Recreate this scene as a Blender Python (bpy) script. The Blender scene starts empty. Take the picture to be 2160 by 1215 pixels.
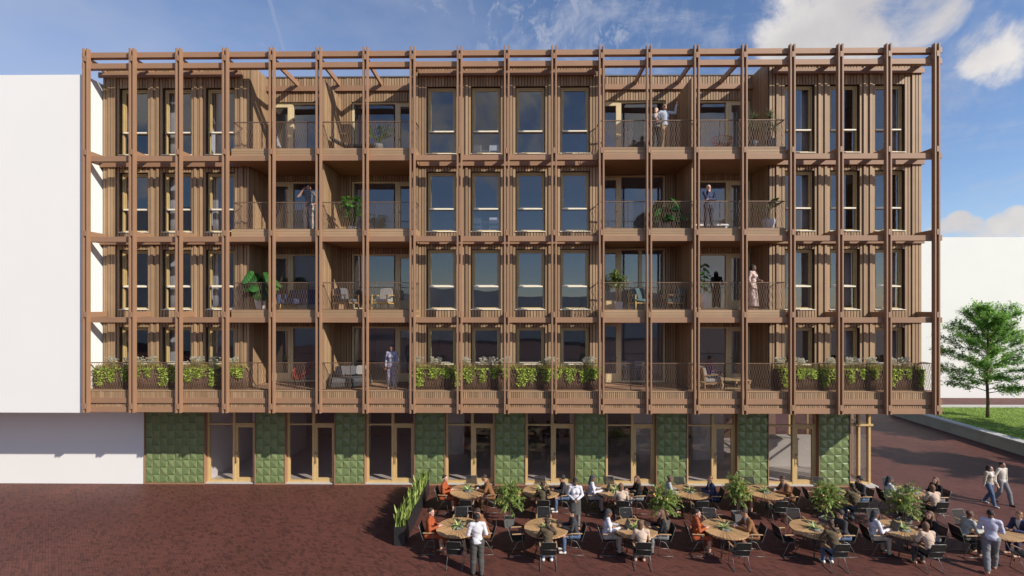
import bpy, math, random
import numpy as np
from mathutils import Vector, Matrix, noise as mnoise
R = math.radians
SC = bpy.context.scene
COL = SC.collection
rng = random.Random(7)

# ---------------------------------------------------------------- helpers
class MB:
    """collects faces, builds ONE mesh object"""
    def __init__(s):
        s.v = []; s.f = []; s.m = []; s.t = []; s.sm = []
    def add(s, vs, fs, m=0, t=None, smooth=False):
        b = len(s.v); s.v += [tuple(p) for p in vs]
        if t is None: t = rng.random()
        for f in fs:
            s.f.append([b + i for i in f]); s.m.append(m); s.t.append(t); s.sm.append(smooth)
    def box(s, x0, x1, y0, y1, z0, z1, m=0, t=None):
        s.add([(x0,y0,z0),(x1,y0,z0),(x1,y1,z0),(x0,y1,z0),(x0,y0,z1),(x1,y0,z1),(x1,y1,z1),(x0,y1,z1)],
              [(0,1,5,4),(1,2,6,5),(2,3,7,6),(3,0,4,7),(4,5,6,7),(3,2,1,0)], m, t)
    def bbox(s, x0, x1, y0, y1, z0, z1, b, m=0, t=None):
        """box with small chamfered vertical+horizontal edges (rounded by one cut)"""
        vs = []; 
        for (dx, dy, dz) in ((b,b,0),(b,0,b),(0,b,b)):
            for sx in (0,1):
                for sy in (0,1):
                    for sz in (0,1):
                        vs.append((x0+dx if not sx else x1-dx, y0+dy if not sy else y1-dy, z0+dz if not sz else z1-dz))
        I = lambda k, sx, sy, sz: k*8 + sx*4 + sy*2 + sz
        fs = []
        for sz in (0,1):
            q = [I(0,0,0,sz), I(0,1,0,sz), I(0,1,1,sz), I(0,0,1,sz)]; fs.append(q if sz else q[::-1])
        for sy in (0,1):
            q = [I(1,0,sy,0), I(1,1,sy,0), I(1,1,sy,1), I(1,0,sy,1)]; fs.append(q if not sy else q[::-1])
        for sx in (0,1):
            q = [I(2,sx,0,0), I(2,sx,1,0), I(2,sx,1,1), I(2,sx,0,1)]; fs.append(q if sx else q[::-1])
        for sx in (0,1):
            for sy in (0,1):
                q = [I(1,sx,sy,0), I(2,sx,sy,0), I(2,sx,sy,1), I(1,sx,sy,1)]; fs.append(q if (sx != sy) == False and sx == 1 or (sx == 0 and sy == 0) else q[::-1])
            for sz in (0,1):
                q = [I(0,sx,0,sz), I(0,sx,1,sz), I(2,sx,1,sz), I(2,sx,0,sz)]; fs.append(q)
        for sy in (0,1):
            for sz in (0,1):
                q = [I(0,0,sy,sz), I(0,1,sy,sz), I(1,1,sy,sz), I(1,0,sy,sz)]; fs.append(q)
        for sx in (0,1):
            for sy in (0,1):
                for sz in (0,1):
                    fs.append([I(0,sx,sy,sz), I(1,sx,sy,sz), I(2,sx,sy,sz)])
        s.add(vs, fs, m, t)
    def obox(s, c, ax, ay, az, m=0, t=None):
        """oriented box: centre + three half-axis vectors"""
        c, ax, ay, az = map(Vector, (c, ax, ay, az))
        vs = [c + ax*i + ay*j + az*k for k in (-1,1) for (i,j) in ((-1,-1),(1,-1),(1,1),(-1,1))]
        s.add(vs, [(0,1,5,4),(1,2,6,5),(2,3,7,6),(3,0,4,7),(4,5,6,7),(3,2,1,0)], m, t)
    def bar(s, a, b, w, h, m=0, t=None):
        a, b = Vector(a), Vector(b); d = (b-a)/2
        up = Vector((0,0,1)) if abs(d.normalized().z) < .95 else Vector((0,1,0))
        sx = d.cross(up).normalized(); sz = sx.cross(d).normalized()
        s.obox((a+b)/2, sx*w/2, d, sz*h/2, m, t)
    def tube(s, pts, r, n=6, m=0, t=None, closed=False, cap=True):
        pts = [Vector(p) for p in pts]; N = len(pts)
        rs = r if isinstance(r, (list, tuple)) else [r]*N
        vs = []; prev = None
        for i, p in enumerate(pts):
            d = (pts[(i+1) % N] - pts[i-1]) if closed else (pts[min(i+1,N-1)] - pts[max(i-1,0)])
            d = d.normalized() if d.length > 1e-9 else Vector((0,0,1))
            if prev is None:
                u = d.cross(Vector((0,0,1)) if abs(d.z) < .9 else Vector((1,0,0))).normalized()
            else:
                u = (prev - d*prev.dot(d)); u = u.normalized() if u.length > 1e-6 else d.orthogonal().normalized()
            prev = u; w = d.cross(u)
            for k in range(n):
                a = 2*math.pi*k/n
                vs.append(p + (u*math.cos(a) + w*math.sin(a))*rs[i])
        fs = []
        for i in range(N if closed else N-1):
            j = (i+1) % N
            for k in range(n):
                fs.append((i*n+k, i*n+(k+1)%n, j*n+(k+1)%n, j*n+k))
        if cap and not closed:
            fs.append(tuple(range(n))[::-1]); fs.append(tuple((N-1)*n+k for k in range(n)))
        s.add(vs, fs, m, t, True)
    def lathe(s, prof, c=(0,0,0), n=20, m=0, t=None, smooth=True, sx=1, sy=1):
        vs = []; fs = []; P = len(prof)
        for (r, z) in prof:
            for k in range(n):
                a = 2*math.pi*k/n
                vs.append((c[0]+r*math.cos(a)*sx, c[1]+r*math.sin(a)*sy, c[2]+z))
        for i in range(P-1):
            for k in range(n):
                fs.append((i*n+k, i*n+(k+1)%n, (i+1)*n+(k+1)%n, (i+1)*n+k))
        if prof[0][0] > 1e-4: fs.append(tuple(range(n))[::-1])
        if prof[-1][0] > 1e-4: fs.append(tuple((P-1)*n+k for k in range(n)))
        s.add(vs, fs, m, t, smooth)
    def ball(s, c, r, n=8, m=0, t=None, sc=(1,1,1)):
        vs = []; fs = []
        rows = max(4, n//2+1)
        for i in range(rows+1):
            th = math.pi*i/rows
            for k in range(n):
                a = 2*math.pi*k/n
                vs.append((c[0]+r*sc[0]*math.sin(th)*math.cos(a), c[1]+r*sc[1]*math.sin(th)*math.sin(a), c[2]+r*sc[2]*math.cos(th)))
        for i in range(rows):
            for k in range(n):
                fs.append((i*n+k, (i+1)*n+k, (i+1)*n+(k+1)%n, i*n+(k+1)%n))
        s.add(vs, fs, m, t, True)
    def build(s, name, mat, parent=None, loc=(0,0,0), rotz=0):
        me = bpy.data.meshes.new(name)
        me.from_pydata(s.v, [], s.f)
        for mm in (mat if isinstance(mat, (list, tuple)) else [mat]): me.materials.append(mm)
        me.polygons.foreach_set('material_index', s.m)
        me.polygons.foreach_set('use_smooth', s.sm)
        at = me.attributes.new('tone', 'FLOAT', 'FACE'); at.data.foreach_set('value', s.t)
        me.update()
        return link(name, me, parent, loc, rotz)

def link(name, me, parent=None, loc=(0,0,0), rotz=0):
    o = bpy.data.objects.new(name, me); COL.objects.link(o)
    o.location = loc; o.rotation_euler = (0,0,rotz)
    if parent is not None: o.parent = parent
    return o
def tag(o, label=None, cat=None, group=None, kind=None):
    if label: o['label'] = label
    if cat: o['category'] = cat
    if group: o['group'] = group
    if kind: o['kind'] = kind
    return o
def thing(name, label, cat, loc=(0,0,0), rotz=0, group=None):
    o = bpy.data.objects.new(name, None); COL.objects.link(o)
    o.location = loc; o.rotation_euler = (0,0,rotz); o.empty_display_size = .2
    return tag(o, label, cat, group)
KIDS = {}
def kids(o): return [c for c in COL.objects if c.parent == o]
def dup(root, loc, rotz=0, label=None, group=None, scale=None, parent=None, ktree=None):
    """copy of a thing (or part) with copies of its parts and sub-parts"""
    ktree = ktree if ktree is not None else tree_of(root)
    r = root.copy(); COL.objects.link(r); r.location = loc; r.rotation_euler = (0,0,rotz)
    if parent is not None: r.parent = parent
    if scale is not None: r.scale = (scale,)*3 if isinstance(scale, (int, float)) else scale
    if label: r['label'] = label
    if group: r['group'] = group
    def rec(ks, p):
        for (o, sub) in ks:
            c = o.copy(); COL.objects.link(c); c.parent = p
            rec(sub, c)
    rec(ktree, r)
    return r
def tree_of(root):
    return [(c, tree_of(c)) for c in root.children]

# ---------------------------------------------------------------- materials
MATS = {}
def mat(name, col, rough=.6, metal=0., var=.12, nscale=6., bump=0., bscale=40., tone=0., spec=.5, sub=0., col2=None, trans=None, coords='Object', stretch=None):
    if name in MATS: return MATS[name]
    m = bpy.data.materials.new(name); m.use_nodes = True; MATS[name] = m
    nt = m.node_tree; N = nt.nodes; L = nt.links
    b = N['Principled BSDF']; out = N['Material Output']
    b.inputs['Roughness'].default_value = rough; b.inputs['Metallic'].default_value = metal
    b.inputs['Specular IOR Level'].default_value = spec
    tc = N.new('ShaderNodeTexCoord'); vec = tc.outputs[coords]
    if stretch:
        mp = N.new('ShaderNodeMapping'); mp.inputs['Scale'].default_value = stretch
        L.new(vec, mp.inputs['Vector']); vec = mp.outputs[0]
    no = N.new('ShaderNodeTexNoise'); no.inputs['Scale'].default_value = nscale; no.inputs['Detail'].default_value = 6
    L.new(vec, no.inputs['Vector'])
    mr = N.new('ShaderNodeMapRange'); mr.inputs[1].default_value = .3; mr.inputs[2].default_value = .7
    mr.inputs[3].default_value = 1-var; mr.inputs[4].default_value = 1+var
    L.new(no.outputs['Fac'], mr.inputs[0]); fac = mr.outputs[0]
    if tone:
        at = N.new('ShaderNodeAttribute'); at.attribute_name = 'tone'
        mr2 = N.new('ShaderNodeMapRange'); mr2.inputs[3].default_value = 1-tone; mr2.inputs[4].default_value = 1+tone
        L.new(at.outputs['Fac'], mr2.inputs[0])
        mu = N.new('ShaderNodeMath'); mu.operation = 'MULTIPLY'; L.new(fac, mu.inputs[0]); L.new(mr2.outputs[0], mu.inputs[1]); fac = mu.outputs[0]
    if col2 is not None:
        mx = N.new('ShaderNodeMix'); mx.data_type = 'RGBA'
        mx.inputs[6].default_value = (*col, 1); mx.inputs[7].default_value = (*col2, 1)
        src = no.outputs['Fac']
        if tone:
            src = at.outputs['Fac']
        L.new(src, mx.inputs[0]); base = mx.outputs[2]
    else:
        rgb = N.new('ShaderNodeRGB'); rgb.outputs[0].default_value = (*col, 1); base = rgb.outputs[0]
    vm = N.new('ShaderNodeVectorMath'); vm.operation = 'SCALE'
    L.new(base, vm.inputs[0]); L.new(fac, vm.inputs['Scale'])
    L.new(vm.outputs[0], b.inputs['Base Color'])
    if bump:
        n2 = N.new('ShaderNodeTexNoise'); n2.inputs['Scale'].default_value = bscale; n2.inputs['Detail'].default_value = 4
        L.new(vec, n2.inputs['Vector'])
        bp = N.new('ShaderNodeBump'); bp.inputs['Strength'].default_value = bump; bp.inputs['Distance'].default_value = .02
        L.new(n2.outputs['Fac'], bp.inputs['Height']); L.new(bp.outputs[0], b.inputs['Normal'])
    if trans:
        tr = N.new('ShaderNodeBsdfTranslucent'); 
        vm2 = N.new('ShaderNodeVectorMath'); vm2.operation = 'SCALE'; vm2.inputs['Scale'].default_value = 1.3
        L.new(vm.outputs[0], vm2.inputs[0]); L.new(vm2.outputs[0], tr.inputs['Color'])
        ms = N.new('ShaderNodeMixShader'); ms.inputs[0].default_value = trans
        L.new(b.outputs[0], ms.inputs[1]); L.new(tr.outputs[0], ms.inputs[2]); L.new(ms.outputs[0], out.inputs['Surface'])
    return m
def glass(name, refl=.12, tint=(.78,.80,.82), rough=0.0):
    m = bpy.data.materials.new(name); m.use_nodes = True
    nt = m.node_tree; N = nt.nodes; L = nt.links
    N.remove(N['Principled BSDF']); out = N['Material Output']
    tr = N.new('ShaderNodeBsdfTransparent'); tr.inputs[0].default_value = (*tint, 1)
    gl = N.new('ShaderNodeBsdfGlossy'); gl.inputs['Roughness'].default_value = rough; gl.inputs['Color'].default_value = (.95,.97,1,1)
    # faint pane waviness so that reflections are not perfectly flat
    tc = N.new('ShaderNodeTexCoord'); no = N.new('ShaderNodeTexNoise'); no.inputs['Scale'].default_value = .9; no.inputs['Detail'].default_value = 1
    L.new(tc.outputs['Object'], no.inputs['Vector'])
    bp = N.new('ShaderNodeBump'); bp.inputs['Strength'].default_value = .06; bp.inputs['Distance'].default_value = .05
    L.new(no.outputs['Fac'], bp.inputs['Height']); L.new(bp.outputs[0], gl.inputs['Normal'])
    lwt = N.new('ShaderNodeLayerWeight'); lwt.inputs['Blend'].default_value = .5
    pw = N.new('ShaderNodeMath'); pw.operation = 'POWER'; pw.inputs[1].default_value = 4.5; L.new(lwt.outputs['Facing'], pw.inputs[0])
    ma = N.new('ShaderNodeMath'); ma.operation = 'MULTIPLY_ADD'; ma.inputs[1].default_value = .85; ma.inputs[2].default_value = refl; ma.use_clamp = True
    L.new(pw.outputs[0], ma.inputs[0])
    mx = N.new('ShaderNodeMixShader'); L.new(ma.outputs[0], mx.inputs[0]); L.new(tr.outputs[0], mx.inputs[1]); L.new(gl.outputs[0], mx.inputs[2])
    L.new(mx.outputs[0], out.inputs['Surface'])
    return m

WOODF = mat('frame_timber', (.318,.182,.104), .6, var=.05, nscale=1.5, tone=.06, bump=.05, bscale=25, stretch=(1,1,1))
CLAD = mat('cladding_slats', (.308,.197,.107), .6, var=.06, nscale=2.5, tone=.10, col2=(.38,.252,.142), bump=.1, bscale=30)
BACK = mat('cladding_backing', (.055,.034,.022), .8)
SOFF = mat('soffit_board', (.31,.19,.105), .7, var=.06)
CREAM = mat('pale_frame_wood', (.66,.535,.31), .45, var=.05, nscale=4)
WFR = mat('window_frame_wood', (.47,.34,.15), .45, var=.06, nscale=4)
SILL = mat('pale_sill', (.86,.79,.61), .4, var=.03)
GOLD = mat('shopfront_frame', (.60,.42,.19), .42, var=.06)
GREEN = mat('green_tile', (.145,.202,.080), .32, var=.06, nscale=7, tone=.10, col2=(.205,.262,.115))
WHITE = mat('white_render', (.80,.80,.768), .85, var=.012, nscale=.4)
INTW = mat('interior_plaster', (.80,.78,.77), .9, var=.03)
INTD = mat('interior_dark_wood', (.17,.10,.07), .6)
INTF = mat('interior_floor', (.66,.63,.60), .5, var=.06)
DARKM = mat('dark_metal', (.045,.043,.042), .5, var=.1)
RAILM = mat('bronze_metal', (.29,.20,.14), .45, metal=.25, var=.08)
COPING = mat('coping_metal', (.12,.11,.10), .5)
DECK = mat('deck_boards', (.34,.20,.12), .65, var=.15, tone=.12)
GLS = glass('window_glass', .13, (.72,.74,.79))
GLSG = glass('shop_glass', .085, (.80,.78,.78))
# ---------------------------------------------------------------- camera, light, sky
CAMP = Vector((.40, -17.5, 7.4)); YAW = .0117
cam = bpy.data.cameras.new('camera'); co = bpy.data.objects.new('camera', cam); COL.objects.link(co)
co.location = CAMP; co.rotation_euler = (R(90), 0, YAW)
cam.sensor_width = 36; cam.lens = 36*1000/2160; cam.shift_y = 42.5/2160; cam.clip_end = 6000; cam.clip_start = .1
SC.camera = co
SUN = Vector((1.40, -.97, 1.02)).normalized()          # towards the sun
el = math.asin(SUN.z); az = math.atan2(SUN.x, SUN.y)
sl = bpy.data.lights.new('sun', 'SUN'); so = bpy.data.objects.new('sun', sl); COL.objects.link(so)
so.rotation_euler = (-SUN).to_track_quat('-Z', 'Y').to_euler()
sl.energy = 4.9; sl.angle = R(.55); sl.color = (1.0, .92, .82)
w = bpy.data.worlds.new('World'); SC.world = w; w.use_nodes = True
nt = w.node_tree; N = nt.nodes; L = nt.links; N.clear()
out = N.new('ShaderNodeOutputWorld'); bg = N.new('ShaderNodeBackground'); L.new(bg.outputs[0], out.inputs[0])
sky = N.new('ShaderNodeTexSky'); sky.sky_type = 'NISHITA'; sky.sun_disc = False
sky.sun_elevation = el; sky.sun_rotation = az; sky.air_density = 1.0; sky.dust_density = .15; sky.ozone_density = 2.2
bg.inputs['Strength'].default_value = .10
tc = N.new('ShaderNodeTexCoord'); D = tc.outputs['Generated']
def M(op, a, b=None, c=None, clamp=False):
    n = N.new('ShaderNodeMath'); n.operation = op; n.use_clamp = clamp
    for i, x in enumerate((a, b, c)):
        if x is None: continue
        if isinstance(x, (int, float)): n.inputs[i].default_value = x
        else: L.new(x, n.inputs[i])
    return n.outputs[0]
def sstep(x, a, b):
    n = N.new('ShaderNodeMapRange'); n.interpolation_type = 'SMOOTHSTEP'
    n.inputs[1].default_value = a; n.inputs[2].default_value = b; L.new(x, n.inputs[0]); return n.outputs[0]
def skydir(px, py):
    u = (px-1080)/1000; v = (650-py)/1000
    return Vector((u*math.cos(YAW) - math.sin(YAW), math.cos(YAW) + u*math.sin(YAW), v)).normalized()
def blob(d, r0, r1):
    n = N.new('ShaderNodeVectorMath'); n.operation = 'DOT_PRODUCT'; L.new(D, n.inputs[0]); n.inputs[1].default_value = d
    return sstep(n.outputs['Value'], math.cos(R(r0)), math.cos(R(r1)))
def nz(scale, detail=8, rough=.55, vec=None, dist=0., stretch=None, rot=(0,0,0)):
    v = vec or D
    if stretch:
        mp = N.new('ShaderNodeMapping'); mp.inputs['Scale'].default_value = stretch; mp.inputs['Rotation'].default_value = rot; L.new(v, mp.inputs['Vector']); v = mp.outputs[0]
    n = N.new('ShaderNodeTexNoise'); n.inputs['Scale'].default_value = scale; n.inputs['Detail'].default_value = detail
    n.inputs['Roughness'].default_value = rough; n.inputs['Distortion'].default_value = dist; L.new(v, n.inputs['Vector']); return n.outputs['Fac']
# cumulus: clumps in four quarters of the sky, edges broken by noise
blobs = [(1700,60,8.5,1.5,1.0),(1630,85,6,1,.85),(1820,40,8,1.5,1.0),(1930,22,7,1.5,.98),(2010,0,5,1.2,.8),(1760,-60,12,3,1.0),(2090,90,4.8,.8,.9),(2155,55,5,1.0,.84),(2110,145,3.2,.4,.8),(2150,120,4,.5,.8),
         (2000,478,1.7,.3,.96),(2024,466,1.8,.3,1.0),(2050,478,2.0,.3,.95),(2078,488,1.8,.3,.95),(2110,474,2.0,.3,1.0),(2140,462,2.0,.3,1.0),(2165,474,2.0,.3,.98),(2120,492,2.0,.3,.92),(1975,492,1.8,.3,.92),(2040,497,2.0,.3,.92),(1170,108,2.6,.3,.52),(1290,150,3.0,.3,.5),(1215,95,2,.3,.45)]
msk = None
for (px, py, r0, r1, wt) in blobs:
    b = M('MULTIPLY', blob(skydir(px, py), r0, r1), wt); msk = b if msk is None else M('MAXIMUM', msk, b)
for dv, r0, r1, wt in ((Vector((-.5,-.8,.35)), 26, 6, .8), (Vector((.35,-.8,.22)), 22, 5, .8), (Vector((.1,-.7,.7)), 14, 4, .7), (Vector((-.12,-.9,.40)), 20, 6, .84), (Vector((.30,-.9,.34)), 16, 4, .84), (Vector((-.55,-.85,.22)), 16, 4, .8), (Vector((.8,-.75,.3)), 14, 4, .85), (Vector((-.9,-.3,.3)), 22, 6, .7), (Vector((-.1,-.95,.12)), 16, 5, .6)):
    msk = M('MAXIMUM', msk, M('MULTIPLY', blob(dv.normalized(), r0, r1), wt))
n1 = nz(7, 12, .62, dist=.4); n2 = nz(2.6, 6, .5)
nn = M('ADD', M('MULTIPLY', n1, .62), M('MULTIPLY', n2, .38))
cum = sstep(M('ADD', nn, M('MULTIPLY', M('SUBTRACT', msk, 1.0), .60)), .34, .47)
# cirrus: thin veils
ci = nz(4.5, 10, .68, dist=1.2, stretch=(1.0,.8,2.6), rot=(.2,.3,.9))
ci2 = nz(22, 6, .6, dist=.6, stretch=(1.6,1.0,.8), rot=(0,.5,.3))
cib = nz(1.3, 3, .5)
cir = M('MULTIPLY', sstep(M('ADD', M('MULTIPLY', ci, .7), M('MULTIPLY', ci2, .3)), .44, .72), sstep(cib, .36, .62))
cir = M('MULTIPLY', cir, .62)
veil = M('MULTIPLY', M('MULTIPLY', blob(skydir(470,60), 34, 8), sstep(nz(2.1, 5, .55, stretch=(1,1,2.2), rot=(.2,.5,.2)), .22, .72)), .55)
cir = M('MAXIMUM', cir, veil)
mack = M('MULTIPLY', M('MULTIPLY', blob(skydir(1190,50), 13, 4), sstep(nz(26, 8, .62, dist=.5, stretch=(1.5,1,.9), rot=(0,.6,0)), .47, .66)), .55)
cir = M('MAXIMUM', cir, mack)
# contrail: a great-circle streak
p0, p1 = skydir(560,-30), skydir(600,110); nrm = p0.cross(p1).normalized()
n = N.new('ShaderNodeVectorMath'); n.operation = 'DOT_PRODUCT'; L.new(D, n.inputs[0]); n.inputs[1].default_value = nrm
dist = M('ABSOLUTE', M('ADD', n.outputs['Value'], M('MULTIPLY', M('SUBTRACT', nz(60, 4), .5), .004)))
con = M('MULTIPLY', M('SUBTRACT', 1.0, sstep(dist, .001, .0062)), M('MULTIPLY', blob(skydir(578,40), 13, 7), .30))
cir = M('MAXIMUM', cir, con)
shade = sstep(M('ADD', M('MULTIPLY', nz(5.5, 6, .55), .6), M('MULTIPLY', n2, .4)), .36, .64)
cc = N.new('ShaderNodeMix'); cc.data_type = 'RGBA'; L.new(shade, cc.inputs[0]); cc.inputs[6].default_value = (5.3,5.15,5.3,1); cc.inputs[7].default_value = (7.9,7.6,7.4,1)
# the sky itself, slightly bluer as in the photograph
hs = N.new('ShaderNodeMix'); hs.data_type = 'RGBA'; hs.blend_type = 'MULTIPLY'; hs.inputs[0].default_value = 1
L.new(sky.outputs[0], hs.inputs[6]); hs.inputs[7].default_value = (1.16,1.20,1.36,1)
SKYT = hs
c1 = N.new('ShaderNodeMix'); c1.data_type = 'RGBA'; L.new(cir, c1.inputs[0]); L.new(hs.outputs[2], c1.inputs[6]); c1.inputs[7].default_value = (4.6,4.9,5.9,1)
c2 = N.new('ShaderNodeMix'); c2.data_type = 'RGBA'; L.new(cum, c2.inputs[0]); L.new(c1.outputs[2], c2.inputs[6]); L.new(cc.outputs[2], c2.inputs[7])
L.new(c2.outputs[2], bg.inputs['Color'])
SC.view_settings.view_transform = 'Standard'; SC.view_settings.look = 'None'; SC.view_settings.gamma = 1; SC.view_settings.exposure = .15
SC.cycles.use_denoising = True; SC.cycles.max_bounces = 8; SC.cycles.transparent_max_bounces = 16; SC.cycles.sample_clamp_indirect = 6
SC.cycles.caustics_reflective = False; SC.cycles.caustics_refractive = False

# ---------------------------------------------------------------- ground
def paving_mat():
    m = bpy.data.materials.new('brick_paving'); m.use_nodes = True
    nt = m.node_tree; N = nt.nodes; L = nt.links; b = N['Principled BSDF']
    tc = N.new('ShaderNodeTexCoord'); mp = N.new('ShaderNodeMapping'); mp.inputs['Rotation'].default_value = (0,0,R(45)); L.new(tc.outputs['Object'], mp.inputs[0])
    br = N.new('ShaderNodeTexBrick'); br.offset = .5; br.inputs['Scale'].default_value = 1
    br.inputs['Brick Width'].default_value = .20; br.inputs['Row Height'].default_value = .068; br.inputs['Mortar Size'].default_value = .005; br.inputs['Mortar Smooth'].default_value = .2
    br.inputs['Color1'].default_value = (.150,.053,.039,1); br.inputs['Color2'].default_value = (.118,.044,.034,1); br.inputs['Mortar'].default_value = (.085,.038,.030,1)
    L.new(mp.outputs[0], br.inputs['Vector'])
    # scattered darker and redder bricks
    br2 = N.new('ShaderNodeTexBrick'); br2.offset = .5; br2.inputs['Scale'].default_value = 1; br2.inputs['Brick Width'].default_value = .20; br2.inputs['Row Height'].default_value = .068; br2.inputs['Mortar Size'].default_value = 0
    br2.inputs['Color1'].default_value = (0,0,0,1); br2.inputs['Color2'].default_value = (1,1,1,1); L.new(mp.outputs[0], br2.inputs['Vector'])
    rp = N.new('ShaderNodeMapRange'); rp.inputs[1].default_value = .78; rp.inputs[2].default_value = .86; rp.inputs[3].default_value = 1; rp.inputs[4].default_value = .80; L.new(br2.outputs['Color'], rp.inputs[0])
    no = N.new('ShaderNodeTexNoise'); no.inputs['Scale'].default_value = .35; no.inputs['Detail'].default_value = 5; L.new(tc.outputs['Object'], no.inputs[0])
    r2 = N.new('ShaderNodeMapRange'); r2.inputs[1].default_value = .3; r2.inputs[2].default_value = .7; r2.inputs[3].default_value = .84; r2.inputs[4].default_value = 1.16; L.new(no.outputs[0], r2.inputs[0])
    mp3 = N.new('ShaderNodeMapping'); mp3.inputs['Rotation'].default_value = (0,0,R(28)); mp3.inputs['Scale'].default_value = (1.2,5,1); L.new(tc.outputs['Object'], mp3.inputs[0])
    no3 = N.new('ShaderNodeTexNoise'); no3.inputs['Scale'].default_value = 2.2; no3.inputs['Detail'].default_value = 3; L.new(mp3.outputs[0], no3.inputs[0])
    r3 = N.new('ShaderNodeMapRange'); r3.inputs[1].default_value = .52; r3.inputs[2].default_value = .68; r3.inputs[3].default_value = 1.0; r3.inputs[4].default_value = .64; L.new(no3.outputs[0], r3.inputs[0])
    mu = N.new('ShaderNodeMath'); mu.operation = 'MULTIPLY'; L.new(rp.outputs[0], mu.inputs[0]); L.new(r2.outputs[0], mu.inputs[1])
    mu2 = N.new('ShaderNodeMath'); mu2.operation = 'MULTIPLY'; L.new(mu.outputs[0], mu2.inputs[0]); L.new(r3.outputs[0], mu2.inputs[1])
    vm = N.new('ShaderNodeVectorMath'); vm.operation = 'SCALE'; L.new(br.outputs['Color'], vm.inputs[0]); L.new(mu2.outputs[0], vm.inputs['Scale'])
    L.new(vm.outputs[0], b.inputs['Base Color']); b.inputs['Roughness'].default_value = .62; b.inputs['Specular IOR Level'].default_value = .35
    bp = N.new('ShaderNodeBump'); bp.inputs['Strength'].default_value = .5; bp.inputs['Distance'].default_value = .006; L.new(br.outputs['Fac'], bp.inputs['Height']); bp.invert = True
    L.new(bp.outputs[0], b.inputs['Normal'])
    return m
PAVE = paving_mat()
g = MB(); g.add([(-900,-900,0),(900,-900,0),(900,900,0),(-900,900,0)], [(0,1,2,3)])
tag(g.build('ground', PAVE), kind='structure')
GRASSM = mat('lawn_grass', (.155,.24,.028), .9, var=.25, nscale=1.2, bump=.6, bscale=30, col2=(.20,.30,.04))
CONC = mat('concrete_wall', (.38,.345,.25), .85, var=.14, nscale=1.1, bump=.25, bscale=14)
CONCL = mat('pale_concrete_coping', (.52,.51,.47), .85, var=.06, nscale=2)
# raised lawn bed behind a low concrete wall
lw = MB(); lw.add([(25.9,-4,.58),(60,-4,.58),(60,15.4,.58),(26.9,15.4,.58)], [(0,1,2,3)])
tag(lw.build('lawn', GRASSM), kind='structure')
gb = MB(); r_ = random.Random(3)
for i in range(15000):
    y = r_.uniform(3,15.4); x = 25.85 + (y+4)*.0515 + r_.random()**1.3*14
    a = r_.uniform(0,6.28); h = r_.uniform(.05,.11); wd = .012
    dx, dy = math.cos(a)*wd, math.sin(a)*wd; lx, ly = r_.uniform(-.05,.05), r_.uniform(-.05,.05)
    gb.add([(x-dx,y-dy,.58),(x+dx,y+dy,.58),(x+lx,y+ly,.58+h)], [(0,1,2)], t=r_.random())
tag(gb.build('grass', mat('grass_blades', (.16,.26,.028), .8, tone=.3, var=.2, trans=.3)), kind='stuff')
rw = MB()
def wallquad(xa, ya, xb, yb, w_, z0, z1, m):
    rw.add([(xa,ya,z0),(xa+w_,ya,z0),(xb+w_,yb,z0),(xb,yb,z0),(xa,ya,z1),(xa+w_,ya,z1),(xb+w_,yb,z1),(xb,yb,z1)],
           [(0,1,5,4),(1,2,6,5),(2,3,7,6),(3,0,4,7),(4,5,6,7)], m)
wallquad(25.0,-4, 26.35,15.7, .45, 0, .60, 0)
rt = rw.build('retaining_wall', CONC); tag(rt, 'low concrete wall holding up the lawn beside the paving', 'wall')
rw = MB(); wallquad(24.97,-4.02, 26.32,15.72, .55, .602, .665, 0); rw.build('coping', CONCL, rt)
ek = MB(); ek.box(26.4,62,15.42,15.95,0,.66)
tag(ek.build('garden_kerb', CONCL), 'pale concrete kerb along the far edge of the lawn', 'kerb')
# plain white neighbours
wb = MB(); wb.box(-75,-15.93,.17,24,3.46,16.2); wb.box(-75,-15.33,2.29,23.9,0,3.459)
tag(wb.build('white_building', WHITE), 'blank white building with an overhanging upper block left of the apartments', 'building')
wb = MB(); wb.box(27.5,95,22.0,60,0,13.25)
tag(wb.build('white_building', WHITE), 'blank white building behind the lawn and the tree', 'building')
# ---------------------------------------------------------------- the apartment building
BL = thing('apartment_building', 'five storey building with brown timber frame, slatted cladding, balconies and green tiled ground floor', 'building')
YF, YR, YG = .95, 2.2, 2.3
FL = [4.30, 7.33, 10.36, 13.39]           # floor levels 1..4
PX = [1.75*(i-9) for i in range(19)]
PAR = 17.0; PAF = 16.88
HT = [2.36,2.36,2.36,2.64]                # window head above floor
WX = {'l': [-14.66,-12.95,-11.24], 'c': [-2.56,-.83,.90,2.63], 'r': [11.29,13.02,14.74]}
WW = 1.13
REC = {'l': (-10.08,-3.78), 'r': (3.78,10.12)}
BAL = {'l': (-10.36,-3.42), 'r': (3.46,10.36)}

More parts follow.
